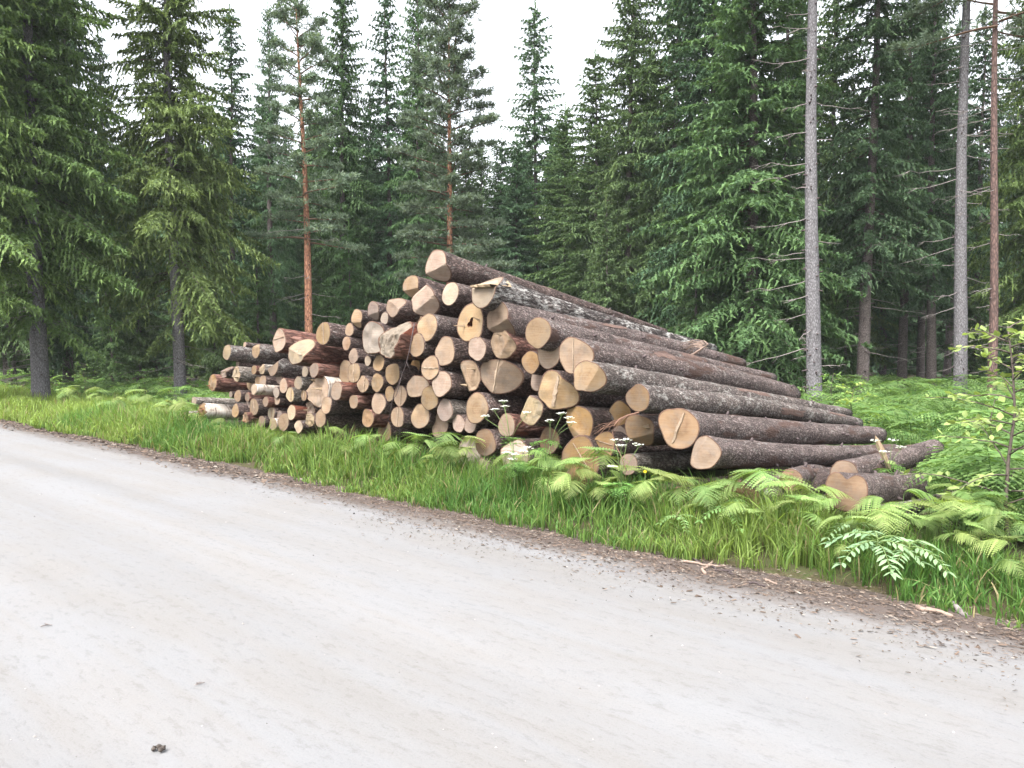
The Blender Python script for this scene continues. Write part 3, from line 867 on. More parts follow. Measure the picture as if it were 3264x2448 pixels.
 ('C', 646, 882, 246, -.35, N_, 'o', dict(hero=True, lm='long log with a thick rim', label='long grey log with a ringed orange end and thick bark rim', back=(2734, 1350, 18))),
 ('C', 655, 1160, 290, -.1, P_, 'o', dict(cuts=[(285, .42, 1.2)], lobes=1.5, spl=1)),
 ('C', 1002, 1145, 385, -.3, P_, 'o', dict(strip=(-20, .0, .14, .75), lobes=1.5, flare=.15, hero=True, na=52, lm='biggest orange-faced log', label='biggest orange-faced long log with a pale upright strip', back=(2800, 1386, 30))),
 ('C', 1215, 1360, 320, -.55, P_, 't', dict(cuts=[(150, .25, 1.2)], lobes=1.7, flare=.12, hero=True, lm='long log in the ferns', label='long brown log with a peaked face low among the ferns', back=(2850, 1438, 26))),
 ('C', 342, 1295, 232, -.05, D_, 'o', dict(cuts=[(80, .2, .7)], strip=(80, .2, .05, .8))),
 ('C', 478, 1225, 205, .25, D_, 'k', dict()),
 ('C', 115, 1455, 425, -.2, D_, 'o', dict(lobes=1.8, cuts=[(15, .25, .35)], strip=(40, .3, .03, .8), lm='huge cracked log end', label='huge cracked log end standing behind the fern fronds')),
 ('C', 562, 1465, 190, -.1, G_, 'k', dict()),
 ('E', 545, 445, 250, -.1, D_, 'o', dict(lm='low brown round log', label='brown round log end with dark bark low behind the flowers')),
 ('E', 405, 560, 330, .05, D_, 'g', dict(lobes=2.0, rag=.05)),
 ('E', 525, 680, 185, -.15, D_, 'k', dict()),
 ('E', 800, 585, 335, -.1, D_, 'k', dict(lobes=1.7, cuts=[(90, .4, .7)])),
 ('E', 1108, 425, 232, .1, D_, 'o', dict()),
 ('F', 345, 680, 235, -.15, D_, 'o', dict(lobes=1.5)),
 ('F', 560, 690, 210, .1, D_, 'o', dict()),
 ('F', 830, 670, 350, -.25, D_, 'o', dict(cuts=[(60, .35, .6), (130, .4, .6)], lobes=1.8, lm='wide wedge log in the ferns', label='wide peaked log end glimpsed between fern fronds near the ground')),
 ('F', 150, 640, 210, .1, D_, 'o', dict()),
 ('F', 1180, 820, 190, -.1, D_, 'o', dict()),
]
log_objs = []     # (object, photo x, photo y, options, diameter)
for li, (rg, zx, zy, h, dt, bk, ct, op) in enumerate(LOGS):
    px, py = reg(rg, zx, zy)
    f = on_t(px, py, FACE_T + dt)
    depth = f[1] * math.cos(PITCH) - (f[2] - CAM_Z) * math.sin(PITCH)
    rf = 0.5 * h / REG[rg][2] * depth / FPX
    g = np.random.default_rng(500 + li)
    op = dict(op)
    lm, label, back = op.pop('lm', None), op.pop('label', None), op.pop('back', None)
    ledge = op.pop('ledge', False)
    if back:
        b = on_t(back[0], back[1], FACE_T + 5.5 + g.uniform(-.15, .15))
        bd = b[1]
        rb = back[2] * bd / FPX
    else:
        L = g.uniform(5.1, 5.5)
        drop = 0.36 + 0.17 * max(0, f[2])
        sh = g.uniform(-.06, .06)
        b = f + np.array([N2[0] * L + U[0] * sh, N2[1] * L + U[1] * sh, -drop])
        rb = rf * g.uniform(0.72, 0.80)
    o = make_log(f, b, rf, rb, bk, ct, seed=li, name='birch_log' if bk == B_ else 'log', **op)
    if ledge:      # the butt keeps a broken lip of wood standing above the felling notch
        B = Buf()
        k = 9
        xs = np.linspace(-0.90, 0.66, k) * rf
        V = []
        gg = np.random.default_rng(3)
        for x_ in xs:
            yt = math.sqrt(max(0.02, 1 - (x_ / rf) ** 2)) * rf * 0.93
            V += [[x_, 0.14 * rf, 0.03], [x_, 0.10 * rf + .01 * gg.random(), -.05 - .03 * gg.random()], [x_, 0.24 * rf, -.06 - .03 * gg.random()], [x_, max(0.3 * rf, yt), 0.30]]
        q = []
        for a_ in range(k - 1):
            for c_ in range(3):
                q.append((a_ * 4 + c_, a_ * 4 + c_ + 1, a_ * 4 + 5 + c_, a_ * 4 + 4 + c_))
        B.add(V, q)
        B.build('torn_lip', M['splinter'], o, False)
    tag(o, label, 'log', 'sawn logs in the roadside pile')
    log_objs.append([o, px, py, lm, rf * 2, ct, bk, op])

# three logs that lie apart from the stack, low on the right
def loose_log(name, p0, t0, p1, t1, r0, r1, bark, cut, label, seed, **kw):
    f = on_t(p0[0], p0[1], t0); b = on_t(p1[0], p1[1], t1)
    o = make_log(f, b, r0 * f[1] / FPX, r1 * b[1] / FPX, bark, cut, seed=seed, name=name, hero=True, **kw)
    tag(o, label, 'log', 'sawn logs in the roadside pile')
    return o
heart_log = loose_log('log', (2697, 1566), 6.75, (2905, 1551), 8.9, 66, 52, P_, 'o', 'log with a heart-shaped amber face and mossy bark among ferns', 301, heart=True)
diag_log = loose_log('log', (2690, 1512), 7.9, (2978, 1431), 10.6, 46, 31, P_, 't', 'purple-brown log lying askew with its far end tilted up', 302)
ground_log = loose_log('log', (2800, 1640), 7.1, (3046, 1571), 9.4, 30, 13, N_, 't', 'thin grey log lying on the ground below the askew one', 303)
hidden_log = loose_log('log', (2520, 1530), 7.2, (2650, 1515), 10.5, 36, 30, P_, 'o', 'purplish log back showing between ferns behind the heart-faced log', 304)

# labels for the plain logs: told by the nearest log with a look of its own
def direction(dx, dy):
    a = math.degrees(math.atan2(-dy, dx)) % 360
    return ['right of', 'above right of', 'above', 'above left of', 'left of', 'below left of', 'below', 'below right of'][int(((a + 22.5) % 360) // 45)]
WOOD = {'t': 'tan', 'k': 'pinkish', 'g': 'greyish', 'p': 'pale', 'o': 'amber'}
BEHIND = {'above right of': 'behind right of', 'above': 'behind', 'above left of': 'behind left of', 'below left of': 'before left of', 'below': 'before', 'below right of': 'before right of'}
def auto_labels(items, landmarks, make):
    pairs = []
    for i, it in enumerate(items):
        for j, (nm, lx, ly) in enumerate(landmarks):
            d = math.hypot(it[1] - lx, (it[2] - ly))
            pairs.append((d, i, j, direction(it[1] - lx, it[2] - ly)))
    pairs.sort()
    used, done = {}, {}
    for d, i, j, dr in pairs:
        if i in done: continue
        if (j, dr) in used: continue
        used[(j, dr)] = i
        done[i] = make(items[i], landmarks[j][0], dr)
    return done
lmarks = [(r[3], r[1], r[2]) for r in log_objs if r[3]]
plain_logs = [r for r in log_objs if 'label' not in r[0].keys()]
def log_phrase(r, lm, dr):
    size = 'thin' if r[4] < 0.20 else ('medium' if r[4] < 0.31 else 'thick')
    if r[7].get('rag', 0) > .15: sh = 'ragged'
    elif r[7].get('cuts'): sh = 'slant-cut'
    elif r[7].get('strip'): sh = 'cracked'
    else: sh = 'plain'
    return f"{size} {sh} {WOOD[r[5]]} log end next {dr} the {lm}"
for i, lab in auto_labels(plain_logs, lmarks, log_phrase).items():
    plain_logs[i][0]['label'] = lab

# ------------------------------------------------------------------ trees
def unit(v):
    return v / (np.linalg.norm(v, axis=-1, keepdims=True) + 1e-9)

def spruce_crown(seed, H, cb, R, base, tip, tl=0.17, tw=0.042, node=0.13, whorl=0.36, per=5, hang=0.6, sparse=0.0, prof=0.85, low=0.7, dense=1.0, thin=0.0, kmax=11, step=0.052):
    g = np.random.default_rng(seed)
    B = Buf()
    base = np.array(base); tip = np.array(tip)
    z = cb
    Vs, Cs = [], []
    az0 = g.uniform(0, 6.28)
    while z < H - 0.25:
        u = (z - cb) / (H - cb)
        nb = per + int(g.integers(-1, 2)) if u < 0.93 else 4
        for b in range(nb):
            if g.random() < sparse + thin * (1 - smooth(.05, .30, u)): continue
            az = az0 + b * 2 * np.pi / nb + g.uniform(-.35, .35)
            L = R * ((1 - u) ** prof) * (low + (1 - low) * smooth(0, .15, u)) * g.uniform(0.50, 1.18) * (1.0 if g.random() < .85 else .6) + 0.12
            z0 = z + g.uniform(-.12, .12)
            up = -0.12 + 0.75 * u ** 1.5 + g.uniform(-.1, .1)
            sag = (0.75 - 0.55 * u) * g.uniform(.7, 1.2)
            out = np.array([math.cos(az), math.sin(az), 0]); perp = np.array([-out[1], out[0], 0])
            n = max(4, int(L / node))
            v = np.linspace(0.10, 1, n)
            pos = out[None] * (L * v)[:, None]
            curve = g.uniform(-.12, .12)
            pos = pos + perp[None] * (L * curve * v ** 2)[:, None]
            pos[:, 2] = z0 + L * (up * v - sag * v ** 2 + 0.42 * sag * v ** 3.2)
            tan = unit(np.gradient(pos, axis=0))
            bv, bq, bt = tube(np.concatenate([[[0, 0, z0]], pos[::max(1, n // 4)]]), np.linspace(0.012 + 0.008 * L, 0.004, len(pos[::max(1, n // 4)]) + 1), 3, False)
            B.add(bv, bq, bt, np.array([0.07, 0.055, 0.045]))
            for side in (-1, 1, 0):
                pr = 0.92 if side else 0.75
                m = g.random(n) < pr * (0.6 + 0.4 * smooth(.08, .35, v))
                if not m.any(): continue
                pv, tn, vv = pos[m], tan[m], v[m]
                lt = (0.10 + 0.36 * L * (1 - vv) ** 0.75 * (0.5 + .5 * smooth(.05, .4, vv))) * g.uniform(.6, 1.2, len(vv))
                lt = np.minimum(lt, 0.62)
                if side == 0: lt = np.minimum(0.18 + lt * 0.55, 0.42)
                K = kmax
                kk = (np.arange(K) + .5) / K
                cnt = np.clip(np.ceil(lt / step * dense), 2, K)
                sd = unit(tn * 0.62 + side * perp[None] * 0.85 + np.array([0, 0, -0.9 if side == 0 else 0.06])[None])
                hg = hang * g.uniform(.3, 2.0, len(vv))
                W = kk[None] * lt[:, None]                       # distance along twig
                P = pv[:, None] + sd[:, None] * W[..., None]
                P[..., 2] -= (hg[:, None] * W ** 2 / np.maximum(lt[:, None], .1)) * (0.9 if side else 0.3)
                D = np.broadcast_to(sd[:, None], P.shape).copy()
                D[..., 2] -= 2 * hg[:, None] * kk[None] * (0.9 if side else .3)
                D = D + g.normal(0, .62, D.shape)
                D = unit(D)
                msk = (np.arange(K)[None] < cnt[:, None]) if dense >= 1 else (g.random((len(vv), K)) < cnt[:, None] / K)
                P, D = P[msk], D[msk]
                kf = np.broadcast_to(kk[None], msk.shape)[msk]; vf = np.broadcast_to(vv[:, None], msk.shape)[msk]
                E = unit(np.cross(D, g.normal(0, 1, D.shape) + np.array([0, 0, 1.6])))
                ln = tl * g.uniform(.7, 1.25, len(P)); wd = tw * g.uniform(.7, 1.3, len(P))
                q4 = np.stack([P - D * ln[:, None] * .45 + E * wd[:, None] * .5, P + D * ln[:, None] * .55, P - D * ln[:, None] * .45 - E * wd[:, None] * .5], 1)
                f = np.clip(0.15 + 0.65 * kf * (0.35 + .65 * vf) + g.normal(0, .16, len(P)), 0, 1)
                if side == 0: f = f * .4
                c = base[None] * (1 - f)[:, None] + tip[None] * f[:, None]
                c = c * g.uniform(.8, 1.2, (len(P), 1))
                c = np.repeat(c[:, None], 3, 1)
                Vs.append(q4.reshape(-1, 3)); Cs.append(c.reshape(-1, 3))
        z += whorl * g.uniform(.7, 1.25) * (1 - 0.35 * u)
        az0 += g.uniform(.4, 1.1)
    # the leading shoot
    zt = np.linspace(H - .5, H + .25, 12)
    for zz_ in zt:
        for k in range(3):
            a = g.uniform(0, 6.28); d = np.array([math.cos(a) * .5, math.sin(a) * .5, .9]); d /= np.linalg.norm(d)
            p = np.array([0, 0, zz_]) + d * .05; e = unit(np.cross(d, g.normal(0, 1, 3)))
            Vs.append(np.array([p - d * .08 + e * .02, p + d * .09, p - d * .08 - e * .02])); Cs.append(np.tile(tip * .8, (3, 1)))
    V = np.concatenate(Vs)
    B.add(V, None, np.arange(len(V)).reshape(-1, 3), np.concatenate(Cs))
    return B

def pine_crown(seed, H, cb, R, base, tip, nbr=46, side_bias=None):
    g = np.random.default_rng(seed)
    B = Buf(); base = np.array(base); tip = np.array(tip)
    Vs, Cs = [], []
    for b in range(nbr):
        u = (b + g.random()) / nbr
        z0 = cb + u * (H - cb)
        az = b * 2.4 + g.uniform(-.5, .5)
        L = R * (0.30 + 0.70 * (1 - u) ** 0.6) * g.uniform(.55, 1.1) * (1.15 - .2 * u)
        up = 0.05 + 0.9 * u ** 1.3 + g.uniform(-.1, .1)
        out = np.array([math.cos(az), math.sin(az), 0])
        perp = np.array([-out[1], out[0], 0])
        v = np.linspace(0, 1, 7)
        pos = out[None] * (L * v)[:, None] + perp[None] * (L * .12 * np.sin(v * 5 + b))[:, None] * .5
        pos[:, 2] = z0 + L * (up * v - .25 * v ** 2 + .15 * v ** 3)
        bv, bq, bt = tube(pos, np.linspace(.02 + .008 * L, .006, 7), 4, False)
        B.add(bv, bq, bt, np.array([.16, .10, .075]))
        nt_ = int(18 + 24 * L)
        vv = np.clip(g.beta(2.4, 1.1, nt_), .25, 1)
        pp = np.stack([np.interp(vv, v, pos[:, k]) for k in range(3)], -1)
        spread = (.10 + .28 * L * (1.05 - vv) + .1)
        off = g.normal(0, 1, (nt_, 3)); off[:, 2] = np.abs(off[:, 2]) * .35
        pp = pp + off * spread[:, None] * .55
        for p in pp:
            m = 11
            d = unit(g.normal(0, 1, (m, 3)) + out[None] * .5 + np.array([0, 0, .55]))
            e = unit(np.cross(d, g.normal(0, 1, (m, 3))))
            ln = g.uniform(.10, .19, m)[:, None]; w = .026
            q4 = np.stack([p + d * .0 - e * w * .4, p + d * .0 + e * w * .4, p + d * ln + e * w * .5, p + d * ln - e * w * .5], 1)
            f = g.uniform(0, 1)
            c = base * (1 - f) + tip * f
            Vs.append(q4.reshape(-1, 3)); Cs.append(np.tile(c * g.uniform(.85, 1.15), (m * 4, 1)))
    V = np.concatenate(Vs)
    B.add(V, np.arange(len(V)).reshape(-1, 4), None, np.concatenate(Cs))
    return B

def trunk_buf(seed, H, rb, na=16, lean=(0, 0), stubs=0, z1=9.0):
    g = np.random.default_rng(seed)
    B = Buf()
    zz = np.concatenate([[-0.4, 0.0, .15, .35, .7], np.linspace(1.2, H, 16)])
    r = rb * (np.clip(1 - zz / (H * 1.04), 0.02, 1) ** 0.85) * (1 + 0.45 * np.exp(-np.maximum(zz, 0) / .22))
    th = np.arange(na) * 2 * np.pi / na
    bx = .05 * np.sin(zz * .45 + seed) + lean[0] * zz; by = .05 * np.cos(zz * .37 + seed) + lean[1] * zz
    P = np.stack([np.cos(th)[None] * 1.5 + 0 * zz[:, None], np.sin(th)[None] * 1.5 + 0 * zz[:, None], zz[:, None] * 1.2 + seed + 0 * th[None]], -1)
    R = r[:, None] * (1 + .06 * vnoise(P) + .05 * vnoise(P * 3))
    V = np.stack([R * np.cos(th)[None] + bx[:, None], R * np.sin(th)[None] + by[:, None], np.tile(zz[:, None], (1, na))], -1).reshape(-1, 3)
    n = len(zz)
    i = np.arange(n - 1)[:, None] * na; j = np.arange(na)[None]; j2 = (j + 1) % na
    B.add(V, np.stack([i + j, i + j2, i + na + j2, i + na + j], -1).reshape(-1, 4))
    SBUF = Buf()
    for k in range(stubs):
        z = g.uniform(.4, z1); a = g.uniform(0, 6.28)
        rr = np.interp(z, zz, r)
        c = np.array([np.interp(z, zz, bx), np.interp(z, zz, by), z])
        d = np.array([math.cos(a), math.sin(a), g.uniform(-.2, .15)])
        l = g.uniform(.02, .12)
        tv, tq, t3 = tube([c + d * rr * .8, c + d * (rr + .008), c + d * (rr + l)], [.032, .022, .009], 5)
        SBUF.add(tv, tq, t3)
    B.stubs = SBUF
    return B, zz, r, bx, by

def dead_branch_buf(g, p0, az, L, r0=.012, droop=.2, twigs=4):
    B = Buf()
    d = np.array([math.cos(az), math.sin(az), 0])
    v = np.linspace(0, 1, 6)
    kink = np.cumsum(g.normal(0, .03, 6))
    pos = np.asarray(p0)[None] + d[None] * (L * v)[:, None] + np.array([-d[1], d[0], 0])[None] * (kink * L)[:, None]
    pos[:, 2] += L * (-droop * v + .12 * v ** 2 + .03 * g.normal(0, 1, 6) * v)
    tv, tq, t3 = tube(pos, np.linspace(r0, r0 * .3, 6), 4)
    B.add(tv, tq, t3)
    for k in range(twigs):
        i = int(g.integers(2, 6)) if L > .5 else 4
        a = az + g.choice([-1, 1]) * g.uniform(.5, 1.0)
        l = L * g.uniform(.15, .35)
        e = pos[min(i, 5)] + np.array([math.cos(a) * l, math.sin(a) * l, -l * g.uniform(0, .5)])
        tv, tq, t3 = tube([pos[min(i, 5)], (pos[min(i, 5)] + e) / 2 + g.normal(0, .01, 3), e], [r0 * .45, r0 * .35, r0 * .2], 3)
        B.add(tv, tq, t3)
    return B

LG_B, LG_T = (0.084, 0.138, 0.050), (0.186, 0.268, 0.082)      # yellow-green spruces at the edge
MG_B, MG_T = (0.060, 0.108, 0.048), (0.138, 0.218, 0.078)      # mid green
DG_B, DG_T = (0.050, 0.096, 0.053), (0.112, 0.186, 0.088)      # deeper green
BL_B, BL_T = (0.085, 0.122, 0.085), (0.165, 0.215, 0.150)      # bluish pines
CROWN = {
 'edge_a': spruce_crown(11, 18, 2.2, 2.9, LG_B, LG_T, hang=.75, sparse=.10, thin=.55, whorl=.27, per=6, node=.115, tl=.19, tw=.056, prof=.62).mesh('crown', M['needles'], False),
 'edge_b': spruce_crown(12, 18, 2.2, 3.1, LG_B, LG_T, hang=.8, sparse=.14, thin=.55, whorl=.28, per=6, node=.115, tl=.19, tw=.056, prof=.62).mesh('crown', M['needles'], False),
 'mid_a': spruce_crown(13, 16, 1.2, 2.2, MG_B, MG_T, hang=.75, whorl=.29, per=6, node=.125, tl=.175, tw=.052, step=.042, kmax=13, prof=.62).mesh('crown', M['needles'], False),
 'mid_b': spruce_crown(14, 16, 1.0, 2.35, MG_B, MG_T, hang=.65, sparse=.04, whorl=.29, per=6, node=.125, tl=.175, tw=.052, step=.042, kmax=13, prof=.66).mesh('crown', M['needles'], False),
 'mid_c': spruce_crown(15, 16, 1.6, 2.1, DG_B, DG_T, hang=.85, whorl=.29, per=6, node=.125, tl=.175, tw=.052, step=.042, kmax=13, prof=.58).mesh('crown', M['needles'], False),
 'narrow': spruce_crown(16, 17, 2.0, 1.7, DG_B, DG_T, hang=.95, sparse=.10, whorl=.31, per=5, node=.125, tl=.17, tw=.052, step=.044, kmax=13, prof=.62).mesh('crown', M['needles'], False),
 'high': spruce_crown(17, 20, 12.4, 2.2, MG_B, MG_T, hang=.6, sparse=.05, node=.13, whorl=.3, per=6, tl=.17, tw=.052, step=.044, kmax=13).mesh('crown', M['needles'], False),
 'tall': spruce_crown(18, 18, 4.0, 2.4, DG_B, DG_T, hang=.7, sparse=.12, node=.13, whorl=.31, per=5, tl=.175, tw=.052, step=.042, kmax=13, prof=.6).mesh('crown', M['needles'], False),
 'small': spruce_crown(19, 8, .5, 1.7, MG_B, MG_T, hang=.45, sparse=.05, node=.12, whorl=.27, tl=.2, tw=.05).mesh('crown', M['needles'], False),
 'pine_thin': pine_crown(21, 13.6, 5.2, 1.8, BL_B, BL_T, 52).mesh('crown', M['needles'], False),
 'pine_full': pine_crown(22, 14.2, 4.3, 2.1, BL_B, BL_T, 92).mesh('crown', M['needles'], False),
 'pine_high': pine_crown(23, 20, 10.5, 2.4, BL_B, BL_T, 44).mesh('crown', M['needles'], False),
}
CROWN_H = {'edge_a': 18, 'edge_b': 18, 'mid_a': 16, 'mid_b': 16, 'mid_c': 16, 'narrow': 17, 'high': 20, 'tall': 18, 'small': 8, 'pine_thin': 13.6, 'pine_full': 14.2, 'pine_high': 20}
CROWN_CB = {'edge_a': 2.3, 'edge_b': 2.2, 'mid_a': 1.2, 'mid_b': 1.0, 'mid_c': 1.6, 'narrow': 2.0, 'high': 12.4, 'tall': 4.2, 'small': .5, 'pine_thin': 5.2, 'pine_full': 4.3, 'pine_high': 10.5}
TRUNK, TWIGS, STUBS = {}, {}, {}
for k, (nm, rb, mt) in enumerate([('edge_a', .215, 'trunk'), ('edge_b', .19, 'trunk'), ('mid_a', .17, 'trunk_dark'), ('mid_b', .17, 'trunk_dark'), ('mid_c', .16, 'trunk_dark'), ('narrow', .15, 'trunk_dark'),
                              ('high', .192, 'trunk'), ('tall', .19, 'trunk_dark'), ('small', .08, 'trunk_dark'), ('pine_thin', .155, 'trunk_pine'), ('pine_full', .15, 'trunk_pine'), ('pine_high', .128, 'trunk_pine_dark')]):
    lean = (.012, 0) if nm == 'pine_thin' else (0, 0)
    B, zz, r, bx, by = trunk_buf(40 + k, CROWN_H[nm] * .98, rb, 18, lean if nm != 'pine_thin' else (0, 0), 150 if nm == 'high' else 40, CROWN_CB[nm] + 1.5)
    TRUNK[nm] = B.mesh('trunk', M[mt])
    STUBS[nm] = B.stubs.mesh('branch_stubs', M['dark_twig'])
    g = np.random.default_rng(70 + k)
    TB = Buf()
    for q_ in range(int(10 + CROWN_CB[nm] * 3)):
        z = g.uniform(.7, CROWN_CB[nm] + 1.5); a = g.uniform(0, 6.28); rr = np.interp(z, zz, r)
        V, q, t, c = dead_branch_buf(g, [rr * .8 * math.cos(a), rr * .8 * math.sin(a), z], a, g.uniform(.3, 1.5 if nm != 'small' else .6), .010, .25, 4).arrays()
        TB.add(V, q, t)
    TWIGS[nm] = TB.mesh('dead_twigs', M['dead_twig'])

tree_items = []
def put_tree(kind, px, d, H, wide=1.0, label=None, lm=None, rz=None, twigs=True, tilt=0.0, off=(0, 0)):
    """px: photo column (of 2212) of the trunk foot, d: metres into the picture"""
    X = (px - 1106) / 1737 * d; Y = d
    z = float(ground_z(np.array([X]), np.array([Y]))[0])
    nm = 'pine_tree' if kind.startswith('pine') else 'spruce_tree'
    g = np.random.default_rng(int(px * 13 + d * 7) % 99991)
    o = empty(nm, (X, Y, z), g.uniform(0, 6.28) if rz is None else rz)
    o.rotation_euler = (g.uniform(-.012, .012), g.uniform(-.012, .012) + tilt, o.rotation_euler[2]) if tilt == 0 else (0, tilt, 0 if rz is None else rz)
    k = H / CROWN_H[kind]
    o.scale = (k * wide, k * wide, k)
    tr = link('trunk', TRUNK[kind], o)
    if wide != 1: tr.scale = (1 / wide, 1 / wide, 1)
    link('crown', CROWN[kind], o)
    if d < 30:
        sb = link('branch_stubs', STUBS[kind], o)
        sb['kind'] = 'stuff'
    if twigs:
        tw = link('dead_twigs', TWIGS[kind], o)
        tw['kind'] = 'stuff'
    tag(o, label, 'tree', 'pines at the forest edge' if nm == 'pine_tree' else 'spruces of the forest')
    tree_items.append([o, px * OV, -d * 45.0, lm, d, kind])
    return o

put_tree('edge_a', 82, 23, 19.5, 1.0, 'yellow-green spruce with thick bare lower trunk at the meadow edge, leftmost', 'thick-trunked edge spruce', 1.0)
put_tree('edge_b', 385, 25, 18.0, 1.0, 'yellow-green drooping spruce standing just left of the log pile', 'drooping edge spruce', 2.2)
put_tree('edge_a', -75, 21, 19.0, 0.95, 'yellow-green spruce cut off by the picture edge beside the meadow', None, 4.0)
put_tree('narrow', 237, 36, 15.6, 0.9, 'slim spruce top standing in the sky gap between the two edge spruces', 'slim spruce in the left gap', .5)
put_tree('mid_c', 150, 33, 20, 0.9)
put_tree('mid_a', 25, 31, 21, 0.9)
put_tree('narrow', 507, 37, 17.0, 1.25, 'sparse spruce top with arching branches right of the drooping edge spruce', 'sparse spruce top')
put_tree('mid_b', 575, 38, 13.6, 0.95)
put_tree('mid_c', 620, 42, 13.0, 1.0)
put_tree('mid_b', 470, 33, 11.0, 0.9)
put_tree('mid_a', 300, 36, 11.5, 1.0)
put_tree('pine_thin', 672, 27, 13.6, 0.95, 'thin pine with a reddish trunk rising behind the left half of the pile', 'thin red-trunked pine', .3, tilt=-0.022)
put_tree('mid_a', 742, 34, 17.2, 0.85, 'dense dark spruce right beside the thin red-trunked pine', 'dense spruce beside the thin pine')
put_tree('narrow', 843, 35, 17.2, 1.1, 'slender spruce with a bare spiky top between the two pines', 'slender spruce between the pines')
put_tree('mid_c', 800, 40, 14.5, 1.0)
put_tree('mid_a', 905, 34, 17.4, 0.75)
put_tree('pine_full', 968, 29, 14.4, 0.95, 'blue-green pine with an orange trunk right behind the top of the pile', 'blue-green pine', .9)
put_tree('mid_b', 1042, 44, 12.6, 1.15)
put_tree('mid_c', 1080, 40, 12.0, 1.2)
put_tree('mid_a', 1010, 38, 11.2, 1.0)
put_tree('narrow', 1157, 40, 18.4, 1.35, 'lone narrow spruce whose tip stands in the open sky', 'lone narrow spruce', 1.5)
put_tree('mid_c', 1115, 38, 11.4, 1.3)
put_tree('mid_a', 1220, 37, 12.6, 1.45)
put_tree('mid_b', 1290, 34, 14.0, 1.3)
put_tree('mid_a', 1360, 31, 17.5, 0.95, 'tall spruce bordering the open sky on its right side', 'spruce bordering the sky')
put_tree('mid_b', 1450, 30, 19.0, 1.0, 'tall deep-green spruce over the middle of the long logs', 'spruce over the long logs')
put_tree('mid_c', 1535, 28, 19.0, 1.1, 'tall drooping dark spruce just left of the bushy green one', 'drooping spruce by the bushy one')
put_tree('mid_b', 1625, 24.5, 19.0, 1.15, 'bushy green spruce close left of the bare grey trunk', 'bushy spruce by the bare trunk', .2)
r1 = put_tree('high', 1757, 21, 21.0, 1.0, 'tall bare grey spruce trunk full of dead twigs behind the long logs', 'bare grey trunk', 0.0, twigs=False, tilt=-0.018)
put_tree('tall', 1868, 26, 19.0, 1.1, 'dark spruce just right of the bare grey trunk', 'dark spruce by the bare trunk')
put_tree('tall', 1952, 32, 18.0, 1.2, 'dark spruce midway between the two bare grey trunks', 'midway dark spruce')
put_tree('mid_c', 1905, 38, 16.0, 1.2)
r2 = put_tree('high', 2072, 24, 21.0, 0.9, 'thinner bare grey spruce trunk, second from the right edge', 'thinner bare trunk', 0.0, twigs=False, tilt=-0.008)
put_tree('pine_high', 2143, 23, 20.0, 1.0, 'dark red-brown pine trunk beside the thinner bare trunk', 'dark pine trunk', 0.0, tilt=-0.016)
put_tree('edge_b', 2262, 27, 18.0, 1.0, 'green spruce cut by the right picture edge', 'spruce at the right edge')
put_tree('tall', 1992, 36, 17.0, 1.1, 'slender dark trunk deep between the bare trunks, nearer the thinner one')
put_tree('tall', 2045, 41, 18.0, 1.1, 'slim far trunk just left behind the thinner bare trunk')
put_tree('tall', 2112, 37, 17.0, 1.1, 'slim dark trunk seen between the thinner bare trunk and the dark pine')
put_tree('tall', 2195, 40, 18.0, 1.1, 'slim far trunk between the dark pine and the picture edge')
put_tree('mid_a', 1705, 34, 17.0, 1.1)
put_tree('mid_b', 1800, 36, 18.0, 1.1)
put_tree('mid_a', 1580, 36, 17.0, 1.0)
put_tree('mid_c', 1410, 38, 15.5, 1.0)
put_tree('mid_b', 700, 44, 14.5, 1.1)
put_tree('mid_c', 880, 44, 14.0, 1.1)
put_tree('mid_b', 960, 42, 12.0, 1.1)
put_tree('mid_a', 420, 42, 13.0, 1.2)
put_tree('mid_b', 205, 44, 14.0, 1.2)
put_tree('mid_a', 80, 40, 19.0, 1.2)
put_tree('small', 555, 30, 6.5, 1.1)
put_tree('small', 760, 31, 6.5, 1.1)
put_tree('small', 1500, 25, 6.5, 1.0)
put_tree('small', 1310, 29, 7.0, 1.0)
put_tree('small', 240, 29, 5.5, 1.1)
put_tree('small', 2105, 32, 7.0, 1.1)
put_tree('small', 1825, 30, 6.5, 1.0)
put_tree('small', 2235, 29, 6.0, 1.1)
put_tree('tall', 590, 32, 15.0, 0.6)
put_tree('tall', 1690, 27, 16.0, 0.7)
put_tree('tall', 2010, 29, 17.0, 0.8)

tl_marks = [(r[3], r[1], r[2]) for r in tree_items if r[3]]
plain_trees = [r for r in tree_items if 'label' not in r[0].keys()]
def tree_phrase(r, lm, dr):
    dr = BEHIND.get(dr, dr)
    sz = {'small': 'young low spruce', 'tall': 'spindly dark spruce', 'narrow': 'narrow spruce'}.get(r[5], 'dark spruce')
    return f"{sz} nearest {dr} the {lm}"
for i, lab in auto_labels(plain_trees, tl_marks, tree_phrase).items():
    plain_trees[i][0]['label'] = lab

# dead branches one can pick out on the two bare trunks
for root, rb, nbr, sd in ((r1, .19, 24, 5), (r2, .17, 24, 6)):
    g = np.random.default_rng(sd)
    for k in range(nbr):
        z = 1.0 + 9.0 * (k + g.random()) / nbr
        a = (math.pi if g.random() < .6 else 0.0) + g.normal(0, .5) - root.rotation_euler[2]
        rr = rb * (1 - z / 21) ** .85 * .85
        L = g.uniform(.4, 1.7) if abs(math.cos(a + root.rotation_euler[2]) + 1) < .6 else g.uniform(.3, 1.3)
        dead_branch_buf(g, [rr * math.cos(a), rr * math.sin(a), z], a, L, .013, g.uniform(.05, .38), 4).build('dead_branch', M['dead_twig'], root)

